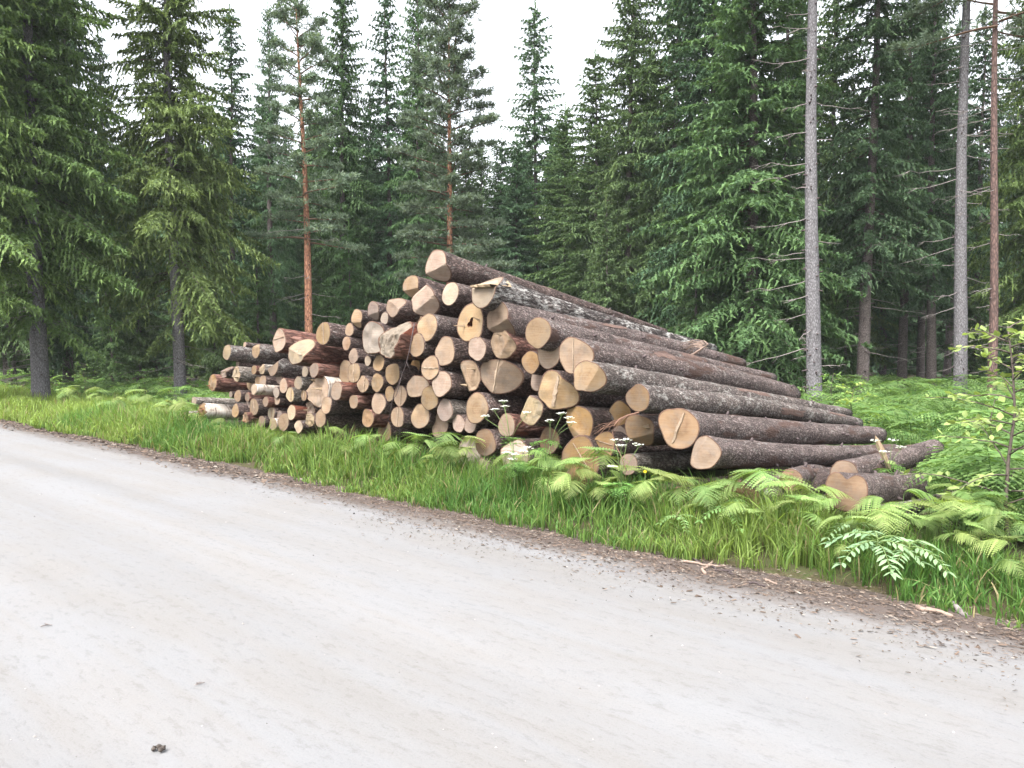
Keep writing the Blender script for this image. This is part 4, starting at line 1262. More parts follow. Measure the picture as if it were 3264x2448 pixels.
# the far wood that closes the view: one mass
def far_wood():
    B = Buf()
    protos = [spruce_crown(31 + k, 14, .6, 2.3, DG_B, DG_T, tl=.8, tw=.34, node=.6, whorl=.8, hang=.6, dense=.4, kmax=6, step=.085).arrays() for k in range(3)]
    g = np.random.default_rng(77)
    for px in np.arange(-420, 2700, 58):
        for row in range(2):
            d = 50 + row * 9 + g.uniform(-3, 3)
            p = px + g.uniform(-18, 18)
            ytop = 360 if 980 < p < 1180 else (330 if p < 640 else 300)
            if p > 1350: ytop = 330
            H = (1.8 + (740 - ytop) / 1737 * d) * g.uniform(.82, 1.1)
            V, q, t, c = protos[int(g.integers(3))]
            a = g.uniform(0, 6.28); k = H / 14
            R = np.array([[math.cos(a), -math.sin(a), 0], [math.sin(a), math.cos(a), 0], [0, 0, 1]])
            X = (p - 1106) / 1737 * d
            W = (V * np.array([k * 1.25, k * 1.25, k])) @ R.T + np.array([X, d, -.4])
            B.add(W, q, t, c * g.uniform(.85, 1.15))
            tv, tq, t3 = tube([[X, d, -.6], [X, d, H * .9]], [.16, .03], 6, False)
            B.add(tv, tq, t3, np.array([.06, .05, .045]))
    o = B.build('far_woods', M['needles'], None, False)
    tag(o, kind='stuff')
    tag(o, 'dark far wood closing the view behind the nearer trees', 'woods')
far_wood()

# ------------------------------------------------------------------ grass, ferns, plants
def blades(S, T, hgt, wid, cbase, ctip, g, lean=.45):
    n = len(S)
    X = S * U[0] + T * N2[0]; Y = S * U[1] + T * N2[1]
    Z = ground_z(X, Y) - .01
    az = g.uniform(0, 6.28, n)
    d = np.stack([np.cos(az), np.sin(az), np.zeros(n)], -1); e = np.stack([-d[:, 1], d[:, 0], np.zeros(n)], -1)
    # blade faces turn about their own stem
    ro = g.uniform(0, 3.14, n)
    e = e * np.cos(ro)[:, None] + d * np.sin(ro)[:, None]
    ln = np.abs(g.normal(0, lean, n)) + .08
    p0 = np.stack([X, Y, Z], -1)
    up = np.array([0, 0, 1.0])
    def at(v):
        return p0 + d * (hgt * ln * v ** 2)[:, None] + up[None] * (hgt * (v - .28 * np.minimum(ln, 1.3) * v ** 2.5))[:, None]
    w = wid[:, None]
    V = np.stack([p0 - e * w * .4, p0 + e * w * .4, at(.4) - e * w * .5, at(.4) + e * w * .5, at(.75) - e * w * .36, at(.75) + e * w * .36, at(1.0)], 1)
    off = np.arange(n)[:, None] * 7
    q = np.concatenate([off + np.array([0, 1, 3, 2]), off + np.array([2, 3, 5, 4])])
    t = off + np.array([4, 5, 6])
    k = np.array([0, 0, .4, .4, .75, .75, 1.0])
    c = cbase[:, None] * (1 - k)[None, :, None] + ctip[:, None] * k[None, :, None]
    return V.reshape(-1, 3), q, t, c.reshape(-1, 3)

def lay_grass():
    g = np.random.default_rng(91)
    B = Buf()
    def patch(n, s0, s1, t0, t1, hfun, w0, w1, tuft=7, colmix=None, edge=True):
        nt_ = n // tuft
        s = g.uniform(s0, s1, nt_); t = t0 + (t1 - t0) * g.random(nt_)
        if edge:   # an uneven front towards the road
            keep = t > t0 + .20 + .30 * noise2(s, t * 0, .9, 4.0) + .16 * noise2(s, t * 0, 3.7, 9.0)
            s, t = s[keep], t[keep]
        den = noise2(s, t, 1.6, 6.0)
        keep = g.random(len(s)) < .72 + .5 * den
        s, t = s[keep], t[keep]
        S = np.repeat(s, tuft) + g.normal(0, .035, len(s) * tuft); T = np.repeat(t, tuft) + g.normal(0, .035, len(s) * tuft)
        th = np.repeat(1 + .45 * noise2(s, t, .8, 2.0) + .30 * noise2(s, t, 3.1, 5.0), tuft)
        hh = hfun(S, T) * th * g.uniform(.55, 1.2, len(S))
        ww = g.uniform(w0, w1, len(S))
        yl = np.clip(.5 + .7 * np.repeat(noise2(s, t, .7, 12.0), tuft) + g.normal(0, .2, len(S)) + (colmix(S, T) if colmix else 0), 0, 1)[:, None]
        lush, yel = np.array([.070, .160, .038]), np.array([.180, .250, .062])
        tip = (lush * (1 - yl) + yel * yl) * (1 + .22 * smooth(-12, -18, S))[:, None]
        tip = tip * g.uniform(.65, 1.4, (len(S), 1))
        dry = g.random(len(S)) < .07
        tip[dry] = np.array([.30, .26, .14]) * g.uniform(.6, 1.1, (dry.sum(), 1))
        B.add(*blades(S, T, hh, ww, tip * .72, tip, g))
    hv = lambda S, T: .12 + (.30 - .235 * smooth(-2.6, -.2, S) + .10 * smooth(3.2, 4.2, S)) * smooth(5.35, 6.3, T) * (1 - .75 * smooth(5.95, 6.3, T) * smooth(-3, -1, S)) - .10 * smooth(7, 8, T)
    patch(46000, -7, 6.5, 5.25, 7.2, hv, .006, .014, colmix=lambda S, T: .25 * smooth(-2, 3, S) - .25 * smooth(-9, -4, S) * smooth(0, -4, S))
    patch(26000, -19, -7, 5.2, 7.2, hv, .009, .018, colmix=lambda S, T: -.35 * smooth(-16, -10, S) + .3 * smooth(-11, -17, S))
    patch(40000, -44, -13.5, 5.2, 9.2, lambda S, T: .22 + .14 * smooth(5.3, 6.5, T), .014, .026, colmix=lambda S, T: .62 + 0 * S)
    patch(9000, 2.0, 7.5, 7.0, 10.0, lambda S, T: .22 + 0 * S, .005, .010, edge=False)
    patch(9000, -40, -12, 9.0, 16.0, lambda S, T: .22 + 0 * S, .012, .022, edge=False)
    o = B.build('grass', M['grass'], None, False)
    tag(o, 'lush green grass along the road verge and meadow', 'grass', None, 'stuff')
lay_grass()

def frond_buf(L, npin, teeth, g, arch=.6, tri=1.0, col0=(.12, .19, .055), col1=(.27, .35, .13)):
    """a fern leaf rising along +X: stalk and toothed pinnae"""
    B = Buf()
    v = np.linspace(0, 1, 9)
    def at(v):
        v = np.asarray(v, float)
        w = np.clip((v - .42) / .58, 0, 1)
        return np.stack([L * (.10 * np.minimum(v, .42) / .42 + .62 * w), .0 * v, L * (.80 * np.sin(np.minimum(v, .47) / .47 * 1.5708) + .10 * np.minimum(w, .3) - arch * .42 * w ** 2)], -1)
    tv, tq, t3 = tube(at(v), np.linspace(.0035, .001, 9), 3, False)
    B.add(tv, tq, t3, np.array(col0) * .9)
    Vs, Ts, Cs = [], [], []
    n = 0
    vs = np.linspace(.44, .985, npin)
    for k, vv in enumerate(vs):
        p = at(vv); tn = unit(at(min(1, vv + .02)) - at(vv - .02))
        x = (vv - .44) / .56
        pl = L * .42 * tri * (1 - x) ** .95 + .012
        for side in (-1, 1):
            yd = np.array([0, side, 0.0])
            d = unit(yd * .9 + tn * .42 + np.array([0, 0, -.10 + g.normal(0, .08)]))
            nrm = unit(np.cross(d, tn) * side)
            wdir = unit(np.cross(nrm, d))
            c = np.array(col0) + (np.array(col1) - np.array(col0)) * np.clip(.5 + g.normal(0, .25), 0, 1)
            for j in range(teeth):
                a0, a1 = j / teeth, (j + 1) / teeth
                w = .30 * pl * (1 - (a0 + a1) / 2) ** .7 * .42 + .0015
                P0 = p + d * pl * a0; P1 = p + d * pl * a1
                P0[2] -= .18 * pl * a0 ** 2; P1[2] -= .18 * pl * a1 ** 2
                tipo = (P0 + P1) / 2 + d * pl / teeth * .45
                Vs += [P0, P1, tipo + wdir * w, tipo - wdir * w]
                Ts += [(n, n + 1, n + 2), (n + 1, n, n + 3)]
                Cs += [c, c, c * 1.12, c * 1.12]
                n += 4
    B.add(np.array(Vs), None, np.array(Ts), np.array(Cs))
    return B

FROND = []
gF = np.random.default_rng(5)
for k in range(6):
    FROND.append(frond_buf(.62, 17, 9, gF, arch=gF.uniform(.45, .75), tri=gF.uniform(.8, 1.15)).mesh('frond', M['fern'], False))
LOWFROND = [frond_buf(.62, 12, 3, gF, arch=gF.uniform(.5, .8), col0=(.075, .14, .04), col1=(.17, .25, .085)).arrays() for k in range(3)]

def px_t(pxov, t):
    x = (pxov - 1106) / 1737.0
    y = t / (x * N2[0] + N2[1])
    X = x * y
    return X, y, float(ground_z(np.array([X]), np.array([y]))[0])

fern_items = []
def put_fern(pxov, t, size, nf, rnd):
    X, Y, z = px_t(pxov, t)
    o = empty('fern', (X, Y, z - .02), rnd.uniform(0, 6.28))
    for k in range(nf):
        f = link('frond', FROND[int(rnd.integers(len(FROND)))], o)
        a = k * 6.283 / nf + rnd.uniform(-.5, .5)
        f.rotation_euler = (rnd.uniform(-.25, .25), rnd.uniform(-.35, .25), a)
        q = (.92 if pxov < 1970 else .72) * size * rnd.uniform(.65, 1.2)
        f.scale = (q * .80, q * .80, q * 1.08)
    tag(o, None, 'fern', 'ferns along the foot of the log pile')
    ypx = 740 + 1737 * (CAM_Z - z - .3) / Y
    fern_items.append([o, pxov * OV, ypx * OV])
gP = np.random.default_rng(15)
for pxov, t, size, nf in [(705, 6.5, .9, 4), (745, 6.4, .8, 4), (800, 6.5, .9, 4), (850, 6.4, .9, 5), (885, 6.45, 1.0, 5), (930, 6.35, .95, 4), (975, 6.4, 1.1, 5), (1010, 6.45, .9, 4),
                      (480, 6.6, .8, 4), (540, 6.6, .8, 4), (610, 6.5, .7, 4), (1130, 6.35, 1.0, 4), (1180, 6.3, 1.0, 4), (1215, 6.35, 1.0, 3), (1285, 6.35, 1.1, 4), (1255, 6.1, 1.0, 5), (1310, 6.2, .9, 4), (1345, 6.4, .9, 4), (1405, 6.3, 1.0, 4), (1435, 6.1, .9, 3),
                      (1490, 6.3, 1.0, 4), (1525, 6.1, .9, 4), (1560, 6.45, 1.0, 3), (1590, 6.3, 1.1, 4), (1615, 5.95, .7, 3), (1655, 6.4, 1.1, 4), (1690, 6.2, 1.0, 4), (1735, 6.1, .9, 4), (1775, 6.5, 1.0, 4), (1825, 6.3, .9, 3), (1850, 6.0, .7, 3),
                      (1890, 6.35, .9, 4), (1960, 6.6, 1.0, 5), (2000, 6.6, 1.2, 6), (2045, 6.9, 1.1, 6), (2085, 6.5, 1.2, 5), (2130, 6.8, 1.2, 5), (2050, 7.5, 1.2, 6), (2120, 7.6, 1.2, 6),
                      (2180, 7.2, 1.2, 6), (2215, 6.6, 1.1, 5), (1900, 8.7, 1.1, 5), (2190, 6.05, .9, 4),
                      (215, 7.3, 1.3, 5), (255, 7.0, 1.3, 5), (290, 7.2, 1.3, 5), (325, 7.0, 1.2, 5), (355, 7.1, 1.2, 5), (385, 6.9, 1.2, 5), (400, 6.6, 1.1, 5), (340, 6.5, 1.0, 4), (230, 6.6, 1.0, 4), (150, 7.4, 1.2, 5)]:
    put_fern(pxov, t, size, nf, gP)
def fern_phrase(r, lm, dr):
    if lm.startswith('#'): return f"light green fern nearest {dr} the {lm[1:]}"
    return f"light green fern in front, nearest {dr} the {lm}"
fm = lmarks + [('#heart-faced log', 2697, 1566), ('#log lying askew', 2860, 1460), ('#thin ground log', 2900, 1610), ('#drooping edge spruce foot', 568, 1260), ('#thick-trunked edge spruce foot', 125, 1270), ('#leafy sapling at the picture edge', 3230, 1600), ('#leaflet plant on the verge', 2830, 1780)]
for i, lab in auto_labels(fern_items, fm, fern_phrase).items():
    fern_items[i][0]['label'] = lab

def lay_undergrowth():
    g = np.random.default_rng(33)
    B = Buf()
    def scatter(n, pxr, tr, size):
        px = g.uniform(*pxr, n); t = g.uniform(*tr, n)
        for p, t_ in zip(px, t):
            X, Y, z = px_t(p, t_)
            if not (0 < Y < 70): continue
            V, q, tt_, c = LOWFROND[int(g.integers(3))]
            a = g.uniform(0, 6.28); k = size * g.uniform(.6, 1.25)
            R = np.array([[math.cos(a), -math.sin(a), 0], [math.sin(a), math.cos(a), 0], [0, 0, 1]])
            B.add((V * k) @ R.T + np.array([X, Y, z - .02 + (.12 * g.random())]), q, tt_, c * g.uniform(.75, 1.2))
    scatter(420, (1790, 2420), (12.6, 30), 1.5)
    scatter(300, (2060, 2400), (7.6, 12.6), 1.2)
    scatter(160, (1400, 1830), (13, 22), 1.2)
    scatter(220, (-60, 560), (8.4, 14), 1.2)
    # leafy herbs and bilberry in clumps between the fronds, each clump with its own height and green
    def clumps(n, pxr, tr, hmax, lsz, skip=None):
        px = g.uniform(*pxr, n); t = tr[0] + (tr[1] - tr[0]) * g.random(n) ** 1.25
        if skip is not None:
            k = ~skip(px, t); px, t = px[k], t[k]
        x = (px - 1106) / 1737.0; Y = t / (x * N2[0] + N2[1]); X = x * Y
        for cx, cy in zip(X, Y):
            if not (0 < cy < 60): continue
            m = int(g.integers(22, 46)); hh = hmax * g.uniform(.35, 1.15); rad = hh * g.uniform(.4, .8)
            a = g.uniform(0, 6.28, m); q = np.sqrt(g.random(m)); zz = hh * (1 - .55 * q ** 2) * g.uniform(.35, 1.0, m)
            z0 = float(ground_z(np.array([cx]), np.array([cy]))[0])
            P = np.stack([cx + np.cos(a) * q * rad, cy + np.sin(a) * q * rad, z0 + zz], -1)
            d = unit(np.stack([np.cos(a), np.sin(a), g.normal(-.15, .45, m)], -1) + g.normal(0, .4, (m, 3)))
            e = unit(np.cross(d, np.array([0, 0, 1.0]) + g.normal(0, .45, (m, 3))))
            l = lsz * g.uniform(.6, 1.4, m)[:, None] * (.7 + .02 * cy); w = l * g.uniform(.40, .62)
            V = np.stack([P - d * l * .5, P + e * w * .5, P + d * l * .55, P - e * w * .5], 1).reshape(-1, 3)
            base = np.array([.062, .13, .038]) + (np.array([.175, .26, .095]) - np.array([.062, .13, .038])) * g.random()
            c = base[None] * g.uniform(.7, 1.35, (m, 1))
            B.add(V, np.arange(4 * m).reshape(-1, 4), None, np.repeat(c, 4, 0))
    notpile = lambda p, t: ((t < 13) & (p < 1990)) | ((t < 9.5) & (p < 2080))
    clumps(1000, (1790, 2420), (7.8, 24), .62, .085, notpile)
    clumps(420, (1780, 2420), (22, 42), .7, .12)
    clumps(160, (1350, 1800), (14, 24), .6, .10)
    clumps(260, (-60, 620), (9, 18), .7, .10)
    o = B.build('undergrowth', M['fern'], None, False)
    tag(o, 'dense low fern and leaf cover spreading under the trees', 'undergrowth', None, 'stuff')
lay_undergrowth()

def leaf_geo(P, d, e, l, w, droop=.15):
    """an ovate leaf of two halves folded along the midrib"""
    nrm = np.cross(d, e)
    a = P; tip = P + d * l - np.array([0, 0, droop * l])
    m1 = P + d * l * .38; m2 = P + d * l * .7 - np.array([0, 0, droop * l * .4])
    V = [a, m1 + e * w * .5 + nrm * w * .12, m2 + e * w * .36 + nrm * w * .1, tip, m2 - e * w * .36 + nrm * w * .1, m1 - e * w * .5 + nrm * w * .12, m1, m2]
    q = [(0, 6, 1, 1)][:0] + [(6, 7, 2, 1), (6, 5, 4, 7)]
    t = [(0, 6, 1), (0, 5, 6), (7, 3, 2), (7, 4, 3)]
    return np.array(V), q, t

def sapling(name, base, pts, label, cat, seed, nbr, blen, leaf, col, group=None, r0=.012, nleaf=9, bark='sapling_bark'):
    g = np.random.default_rng(seed)
    o = empty(name, base)
    pts = np.asarray(pts, float)
    SB = Buf(); LB = Buf()
    u = np.linspace(0, 1, len(pts))
    SB.add(*tube(pts, np.linspace(r0, r0 * .3, len(pts)), 6))
    for k in range(nbr):
        v = .22 + .78 * (k + g.random()) / nbr
        p = np.array([np.interp(v, u, pts[:, i]) for i in range(3)])
        a = k * 2.4 + g.uniform(-.6, .6)
        L = blen * (1.15 - .7 * v) * g.uniform(.6, 1.2)
        d = np.array([math.cos(a), math.sin(a), g.uniform(.15, .7)])
        vv = np.linspace(0, 1, 6)
        bp = p[None] + d[None] * (L * vv)[:, None] + g.normal(0, .012, (6, 3)) * vv[:, None]
        bp[:, 2] -= L * .28 * vv ** 2
        SB.add(*tube(bp, np.linspace(r0 * .4, r0 * .1, 6), 4))
        for j in range(nleaf):
            w_ = .2 + .8 * (j + g.random()) / nleaf
            q0 = np.array([np.interp(w_, vv, bp[:, i]) for i in range(3)])
            dd = unit(d * .5 + np.array([g.normal(0, .8), g.normal(0, .8), g.normal(-.1, .3)]))
            e = unit(np.cross(dd, np.array([0, 0, 1.0]) + g.normal(0, .4, 3)))
            l = leaf * g.uniform(.65, 1.25)
            V, q, t = leaf_geo(q0 + dd * .012, dd, e, l, l * .62)
            LB.add(V, q, t, np.array(col) * g.uniform(.75, 1.35))
    SB.build('stem', M[bark], o)
    lo = LB.build('foliage', M['leaf'], o, False)
    tag(o, label, cat, group)
    return o

def rel(base, *offs):
    return [np.array(o_, float) for o_ in offs]
def gpos(pxov, t):
    return np.array(px_t(pxov, t))

b = gpos(2193, 7.55)
sapling('leafy_sapling', b, [(0, 0, 0), (-.03, .02, .35), (.0, .05, .75), (.03, .03, 1.15), (.02, .06, 1.5), (-.02, .08, 1.85)], 'slender leafy sapling with a dark stem at the picture edge', 'sapling', 3, 30, .80, .074, (.22, .30, .10), r0=.018, nleaf=18)
for k, (pxo, t, h, nb, lab, c) in enumerate([
        (1800, 18.2, 1.3, 16, 'light green bush at the foot of the bare grey trunk, left side', (.16, .27, .075)),
        (1845, 16.0, 1.15, 14, 'yellow-green leafy shoots right of the bare grey trunk foot', (.24, .33, .08)),
        (1740, 19.0, .9, 14, 'small bush directly before the bare grey trunk', (.15, .26, .09)),
        (250, 12.5, 1.5, 18, 'dark green bush under the forest edge between the two edge spruces', (.08, .16, .045)),
        (310, 12.0, 1.1, 16, 'low bush left of the drooping edge spruce trunk', (.11, .20, .05)),
        (180, 11.0, 1.2, 14, 'leafy bush behind the thick-trunked edge spruce foot', (.12, .20, .05)),
        (20, 8.6, .9, 12, 'leafy bush beside the meadow at the far edge of the picture', (.13, .22, .05)),
        (2150, 13.0, 1.2, 14, 'leafy bush under the dark pine trunk', (.15, .26, .07))]):
    b = gpos(pxo, t)
    sapling('bush', b, [(0, 0, 0), (.05, 0, h * .35), (-.03, .05, h * .7), (.02, .02, h)], lab, 'bush', 40 + k, nb, h * .62, .085, c, 'leafy bushes under the trees', .012, 11)

# leaflet plants (rowan shoots) on the verge
def leaflet_plant(base, dirs, label, seed, L=.42, ll=.085, col=(.22, .34, .18), group=None):
    g = np.random.default_rng(seed)
    o = empty('leaflet_plant', base)
    SB = Buf()
    for k, (a, h0, up) in enumerate(dirs):
        LB = Buf()
        v = np.linspace(0, 1, 8)
        d = np.array([math.cos(a), math.sin(a), 0])
        Lk = L * g.uniform(.85, 1.15)
        pos = np.array([0, 0, h0])[None] + d[None] * (Lk * v)[:, None]
        pos[:, 2] += Lk * (up * v - .75 * v ** 2)
        SB.add(*tube(np.concatenate([[[0, 0, 0]], [[0, 0, h0 * .6]], pos]), np.linspace(.006, .0015, 10), 4))
        for j in range(7):
            vv = .22 + .75 * j / 6
            p = np.array([np.interp(vv, v, pos[:, i]) for i in range(3)])
            for side in (-1, 1):
                dd = unit(np.array([-d[1], d[0], 0]) * side * .9 + d * .55 + np.array([0, 0, -.12 + g.normal(0, .1)]))
                e = unit(np.cross(dd, np.array([0, 0, 1.0]) + g.normal(0, .2, 3)))
                l = ll * (1 - .25 * abs(vv - .5)) * g.uniform(.85, 1.15)
                V, q, t = leaf_geo(p, dd, e, l, l * .36, .22)
                LB.add(V, q, t, np.array(col) * g.uniform(.8, 1.25))
        V, q, t = leaf_geo(pos[-1], d, np.array([-d[1], d[0], 0]), ll, ll * .36, .3)
        LB.add(V, q, t, np.array(col))
        LB.build('leaf', M['leaf'], o, False)
    SB.build('stem', M['green_stem'], o)
    tag(o, label, 'plant', group)
    return o
leaflet_plant(gpos(1905, 5.75), [(3.5, .30, .35), (2.7, .33, .5), (4.6, .28, .3), (5.6, .3, .4), (.2, .32, .4), (1.3, .32, .5)], 'pale plant with big pointed leaflets at the grass edge, largest of its kind', 7, .30, .085)
leaflet_plant(gpos(1975, 5.85), [(3.9, .26, .4), (5.2, .28, .35), (.3, .30, .5), (2.2, .3, .5)], 'pale leaflet plant just right of the largest one at the grass edge', 8, .26, .075)
leaflet_plant(gpos(1850, 6.15), [(3.6, .30, .5), (4.8, .28, .4), (.1, .3, .5)], 'pale leaflet plant deeper in the grass behind the largest one', 9, .24, .065)
leaflet_plant(gpos(1580, 6.0), [(3.5, .30, .5), (4.8, .28, .4), (.1, .3, .5), (2, .3, .5)], 'green leaflet plant in the grass under the wide peaked log', 10, .24, .06, (.16, .29, .09))
leaflet_plant(gpos(1470, 5.85), [(3.5, .22, .5), (4.8, .22, .4), (.1, .22, .5)], 'small leaflet plant in the grass before the dense ferns', 11, .20, .05, (.16, .29, .10))

# white-flowered umbel plants
def umbel_plant(base, heads, label, seed, stemr=.004):
    g = np.random.default_rng(seed)
    o = empty('white_umbel_plant', base)
    base = np.asarray(base, float)
    SB = Buf()
    fork = np.mean([h - base for h in heads], 0) * .62
    fork[2] = min(h[2] - base[2] for h in heads) * .72
    SB.add(*tube([np.zeros(3), fork * .5 + np.array([.01, 0, 0]), fork], [stemr * 1.3, stemr * 1.1, stemr], 5))
    for h in heads:
        h = np.asarray(h) - base
        mid = (fork + h) / 2 + np.array([0, 0, .02])
        SB.add(*tube([fork, mid, h - np.array([0, 0, .03])], [stemr * .8, stemr * .6, stemr * .5], 4))
        FB = Buf()
        nu = 8
        for k in range(nu):
            a = k * 2.4; r = .055 * math.sqrt((k + .4) / nu)
            c = h + np.array([math.cos(a) * r, math.sin(a) * r, .012 * g.random() - .10 * r])
            SB.add(*tube([h - np.array([0, 0, .03]), c], [.0012, .001], 3))
            for m in range(6):
                a2 = g.uniform(0, 6.28); rr = .013 * math.sqrt(g.random())
                p = c + np.array([math.cos(a2) * rr, math.sin(a2) * rr, .004 * g.random()])
                s = .0042
                e = np.array([1, 0, 0]) * s; f = np.array([0, 1, .35]) * s
                FB.add([p - e, p + f, p + e, p - f, p + np.array([0, 0, .003])], None, [(0, 1, 4), (1, 2, 4), (2, 3, 4), (3, 0, 4)], np.array([.62, .63, .58]))
        FB.build('flower_head', M['petal'], o, False)
    LB = Buf()
    for k in range(5):
        a = g.uniform(0, 6.28); h = fork * g.uniform(.25, .8)
        V, q, t, c = frond_buf(.24, 8, 3, g, .7, 1.3, (.10, .20, .05), (.17, .29, .08)).arrays()
        R = np.array([[math.cos(a), -math.sin(a), 0], [math.sin(a), math.cos(a), 0], [0, 0, 1]])
        LB.add(V @ R.T + h, q, t, c)
    LB.build('foliage', M['fern'], o, False)
    SB.build('stem', M['green_stem'], o)
    tag(o, label, 'flower', 'white umbel flowers before the pile')
def E_(x, y, t): return on_t(*reg('E', x, y), t)
umbel_plant(gpos(1128, 6.1), [E_(630, 150, 6.05), E_(705, 80, 6.1), E_(548, 210, 6.0), E_(905, 180, 6.1), E_(720, 125, 6.15)], 'tall white umbel flower reaching over the barky log', 3)
umbel_plant(gpos(1145, 6.15), [E_(1115, 250, 6.15), E_(1285, 225, 6.1), E_(1300, 270, 6.15), E_(1215, 185, 6.2)], 'white umbel flower spreading before the dark gap under the two-plane log', 4)
umbel_plant(gpos(1105, 6.0), [E_(800, 545, 6.0), E_(925, 490, 6.05), E_(735, 530, 6.0), E_(880, 520, 6.0), E_(785, 590, 6.0)], 'lower white umbel flower standing among grass and ferns', 5)
umbel_plant(gpos(1340, 6.2), [E_(1690, 420, 6.2), E_(1890, 462, 6.2), E_(1740, 470, 6.2), E_(1660, 655, 6.15), E_(1790, 420, 6.2)], 'small white umbel flower before the amber log ends', 6)
umbel_plant(gpos(1930, 8.4), [on_t(2790, 1405, 8.3), on_t(2845, 1403, 8.4), on_t(2870, 1425, 8.4), on_t(2818, 1440, 8.3)], 'white umbel flower behind the upright pale splinter', 7)
# one yellow bloom
yo = empty('yellow_flower', gpos(1393, 6.25))
yp = on_t(*reg('E', 1952, 698), 6.25) - np.array(yo.location)
FB = Buf()
for k in range(10):
    a = k * .628
    d = np.array([math.cos(a), -.3, math.sin(a)]) * .016; e = np.array([-math.sin(a), 0, math.cos(a)]) * .006
    FB.add([yp, yp + d * .6 + e, yp + d, yp + d * .6 - e], [(0, 1, 2, 3)], None, np.array([.80, .60, .03]))
FB.build('flower_head', M['petal'], yo, False)
SB = Buf(); SB.add(*tube([np.zeros(3), yp * .5 + np.array([.01, 0, .02]), yp], [.003, .002, .002], 4)); SB.build('stem', M['green_stem'], yo)
tag(yo, 'single yellow flower low between the fern fronds and the logs', 'flower')

# ------------------------------------------------------------------ twigs, sticks and litter
def stick(name, p0, p1, r, mat, label, cat='stick', seed=1, n=6, wob=.02, group=None):
    g = np.random.default_rng(seed)
    p0, p1 = np.asarray(p0, float), np.asarray(p1, float)
    v = np.linspace(0, 1, n)
    pts = p0[None] + (p1 - p0)[None] * v[:, None] + g.normal(0, wob, (n, 3)) * np.array([1, 1, .25]) * np.sin(v * 3.14)[:, None]
    B = Buf(); B.add(*tube(pts, r * np.linspace(1, .6, n) * g.uniform(.85, 1.15, n), 6))
    o = B.build(name, M[mat])
    return tag(o, label, cat, group)

def onground(px, py, lift=.012):
    d = ray(px, py)
    p = np.array([0, 0, CAM_Z]) + d * (CAM_Z / -d[2])
    for _ in range(6):
        z = float(road_z(np.array([p[0]]), np.array([p[1]]), None, np.array([p[0] * N2[0] + p[1] * N2[1]]))[0]) if (p[0] * N2[0] + p[1] * N2[1]) < 5.6 else float(ground_z(np.array([p[0]]), np.array([p[1]]))[0])
        p = np.array([0, 0, CAM_Z]) + d * ((CAM_Z - z - lift) / -d[2])
    return p
def Fg(x, y): return onground(*reg('F', x, y))
def Hg(x, y): return onground(2464 + x / 2.765, 1400 + y / 2.765)
gs = 'sticks on the road shoulder'
stick('stick', Fg(355, 1212), Fg(575, 1250), .012, 'bone_stick', 'longest brown stick of the small heap by the grass edge', seed=1, group=gs)
stick('stick', Fg(545, 1320), Fg(612, 1215), .013, 'bone_stick', 'pale short stick lying across the small heap', seed=2, group=gs)
stick('stick', Fg(610, 1260), Fg(790, 1325), .011, 'dark_twig', 'dark stick pointing away from the small heap along the road', seed=3, group=gs)
stick('stick', Fg(410, 1175), Fg(490, 1225), .014, 'dark_twig', 'short dark bark piece at the back of the small heap', seed=4, group=gs)
stick('stick', Fg(575, 1250), Fg(730, 1258), .008, 'bone_stick', 'thin stick lying behind the small heap beside the grass', seed=5, group=gs)
stick('stick', Fg(935, 1405), Fg(1075, 1430), .009, 'dark_twig', 'thin dark stick alone on the brown shoulder, right of the heap', seed=6, group=gs)
stick('stick', Fg(1080, 1370), Fg(1180, 1415), .009, 'bone_stick', 'thin pale stick alone on the brown shoulder, right of the heap', seed=7, group=gs)
stick('stick', Hg(1270, 1480), Hg(1580, 1560), .018, 'bone_stick', 'thick grey stick on the shoulder below the leaflet plants', seed=8, group=gs)
stick('stick', Hg(1560, 1440), Hg(1700, 1555), .022, 'dead_twig', 'dark weathered wood piece beside the thick grey stick', seed=9, group=gs)
stick('stick', onground(1415 * 1.0, 1478), onground(1500, 1508), .006, 'bone_stick', 'thin curved stick poking from the grass left along the shoulder', seed=10, group=gs)
stick('stick', onground(130, 1995), onground(166, 1990), .0032, 'dead_twig', 'small dark twig lying on the pale road, far left', seed=11)
stick('stick', onground(625, 2177), onground(648, 2175), .002, 'dead_twig', 'tiny dark twig lying on the middle of the road', seed=12)

def clod():
    g = np.random.default_rng(4)
    B = Buf()
    for k in range(5):
        c = np.array([g.uniform(-.022, .022), g.uniform(-.015, .015), .012 + .006 * g.random()])
        th, ph_ = np.meshgrid(np.linspace(0, 2 * np.pi, 10, endpoint=False), np.linspace(.05, np.pi - .05, 7))
        d = np.stack([np.cos(th) * np.sin(ph_), np.sin(th) * np.sin(ph_), np.cos(ph_)], -1)
        r = .0095 * (1 + .35 * vnoise(d * 2.3 + k * 7))
        V = (c + d * r[..., None]).reshape(-1, 3)
        i = np.arange(6)[:, None] * 10; j = np.arange(10)[None]; j2 = (j + 1) % 10
        B.add(V, np.stack([i + j, i + 10 + j, i + 10 + j2, i + j2], -1).reshape(-1, 4))
    o = B.build('clod', M['clod'])
    o.location = onground(505, 2398, .0)
    tag(o, 'small dark clod of dirt lying alone on the pale road', 'clod')
clod()

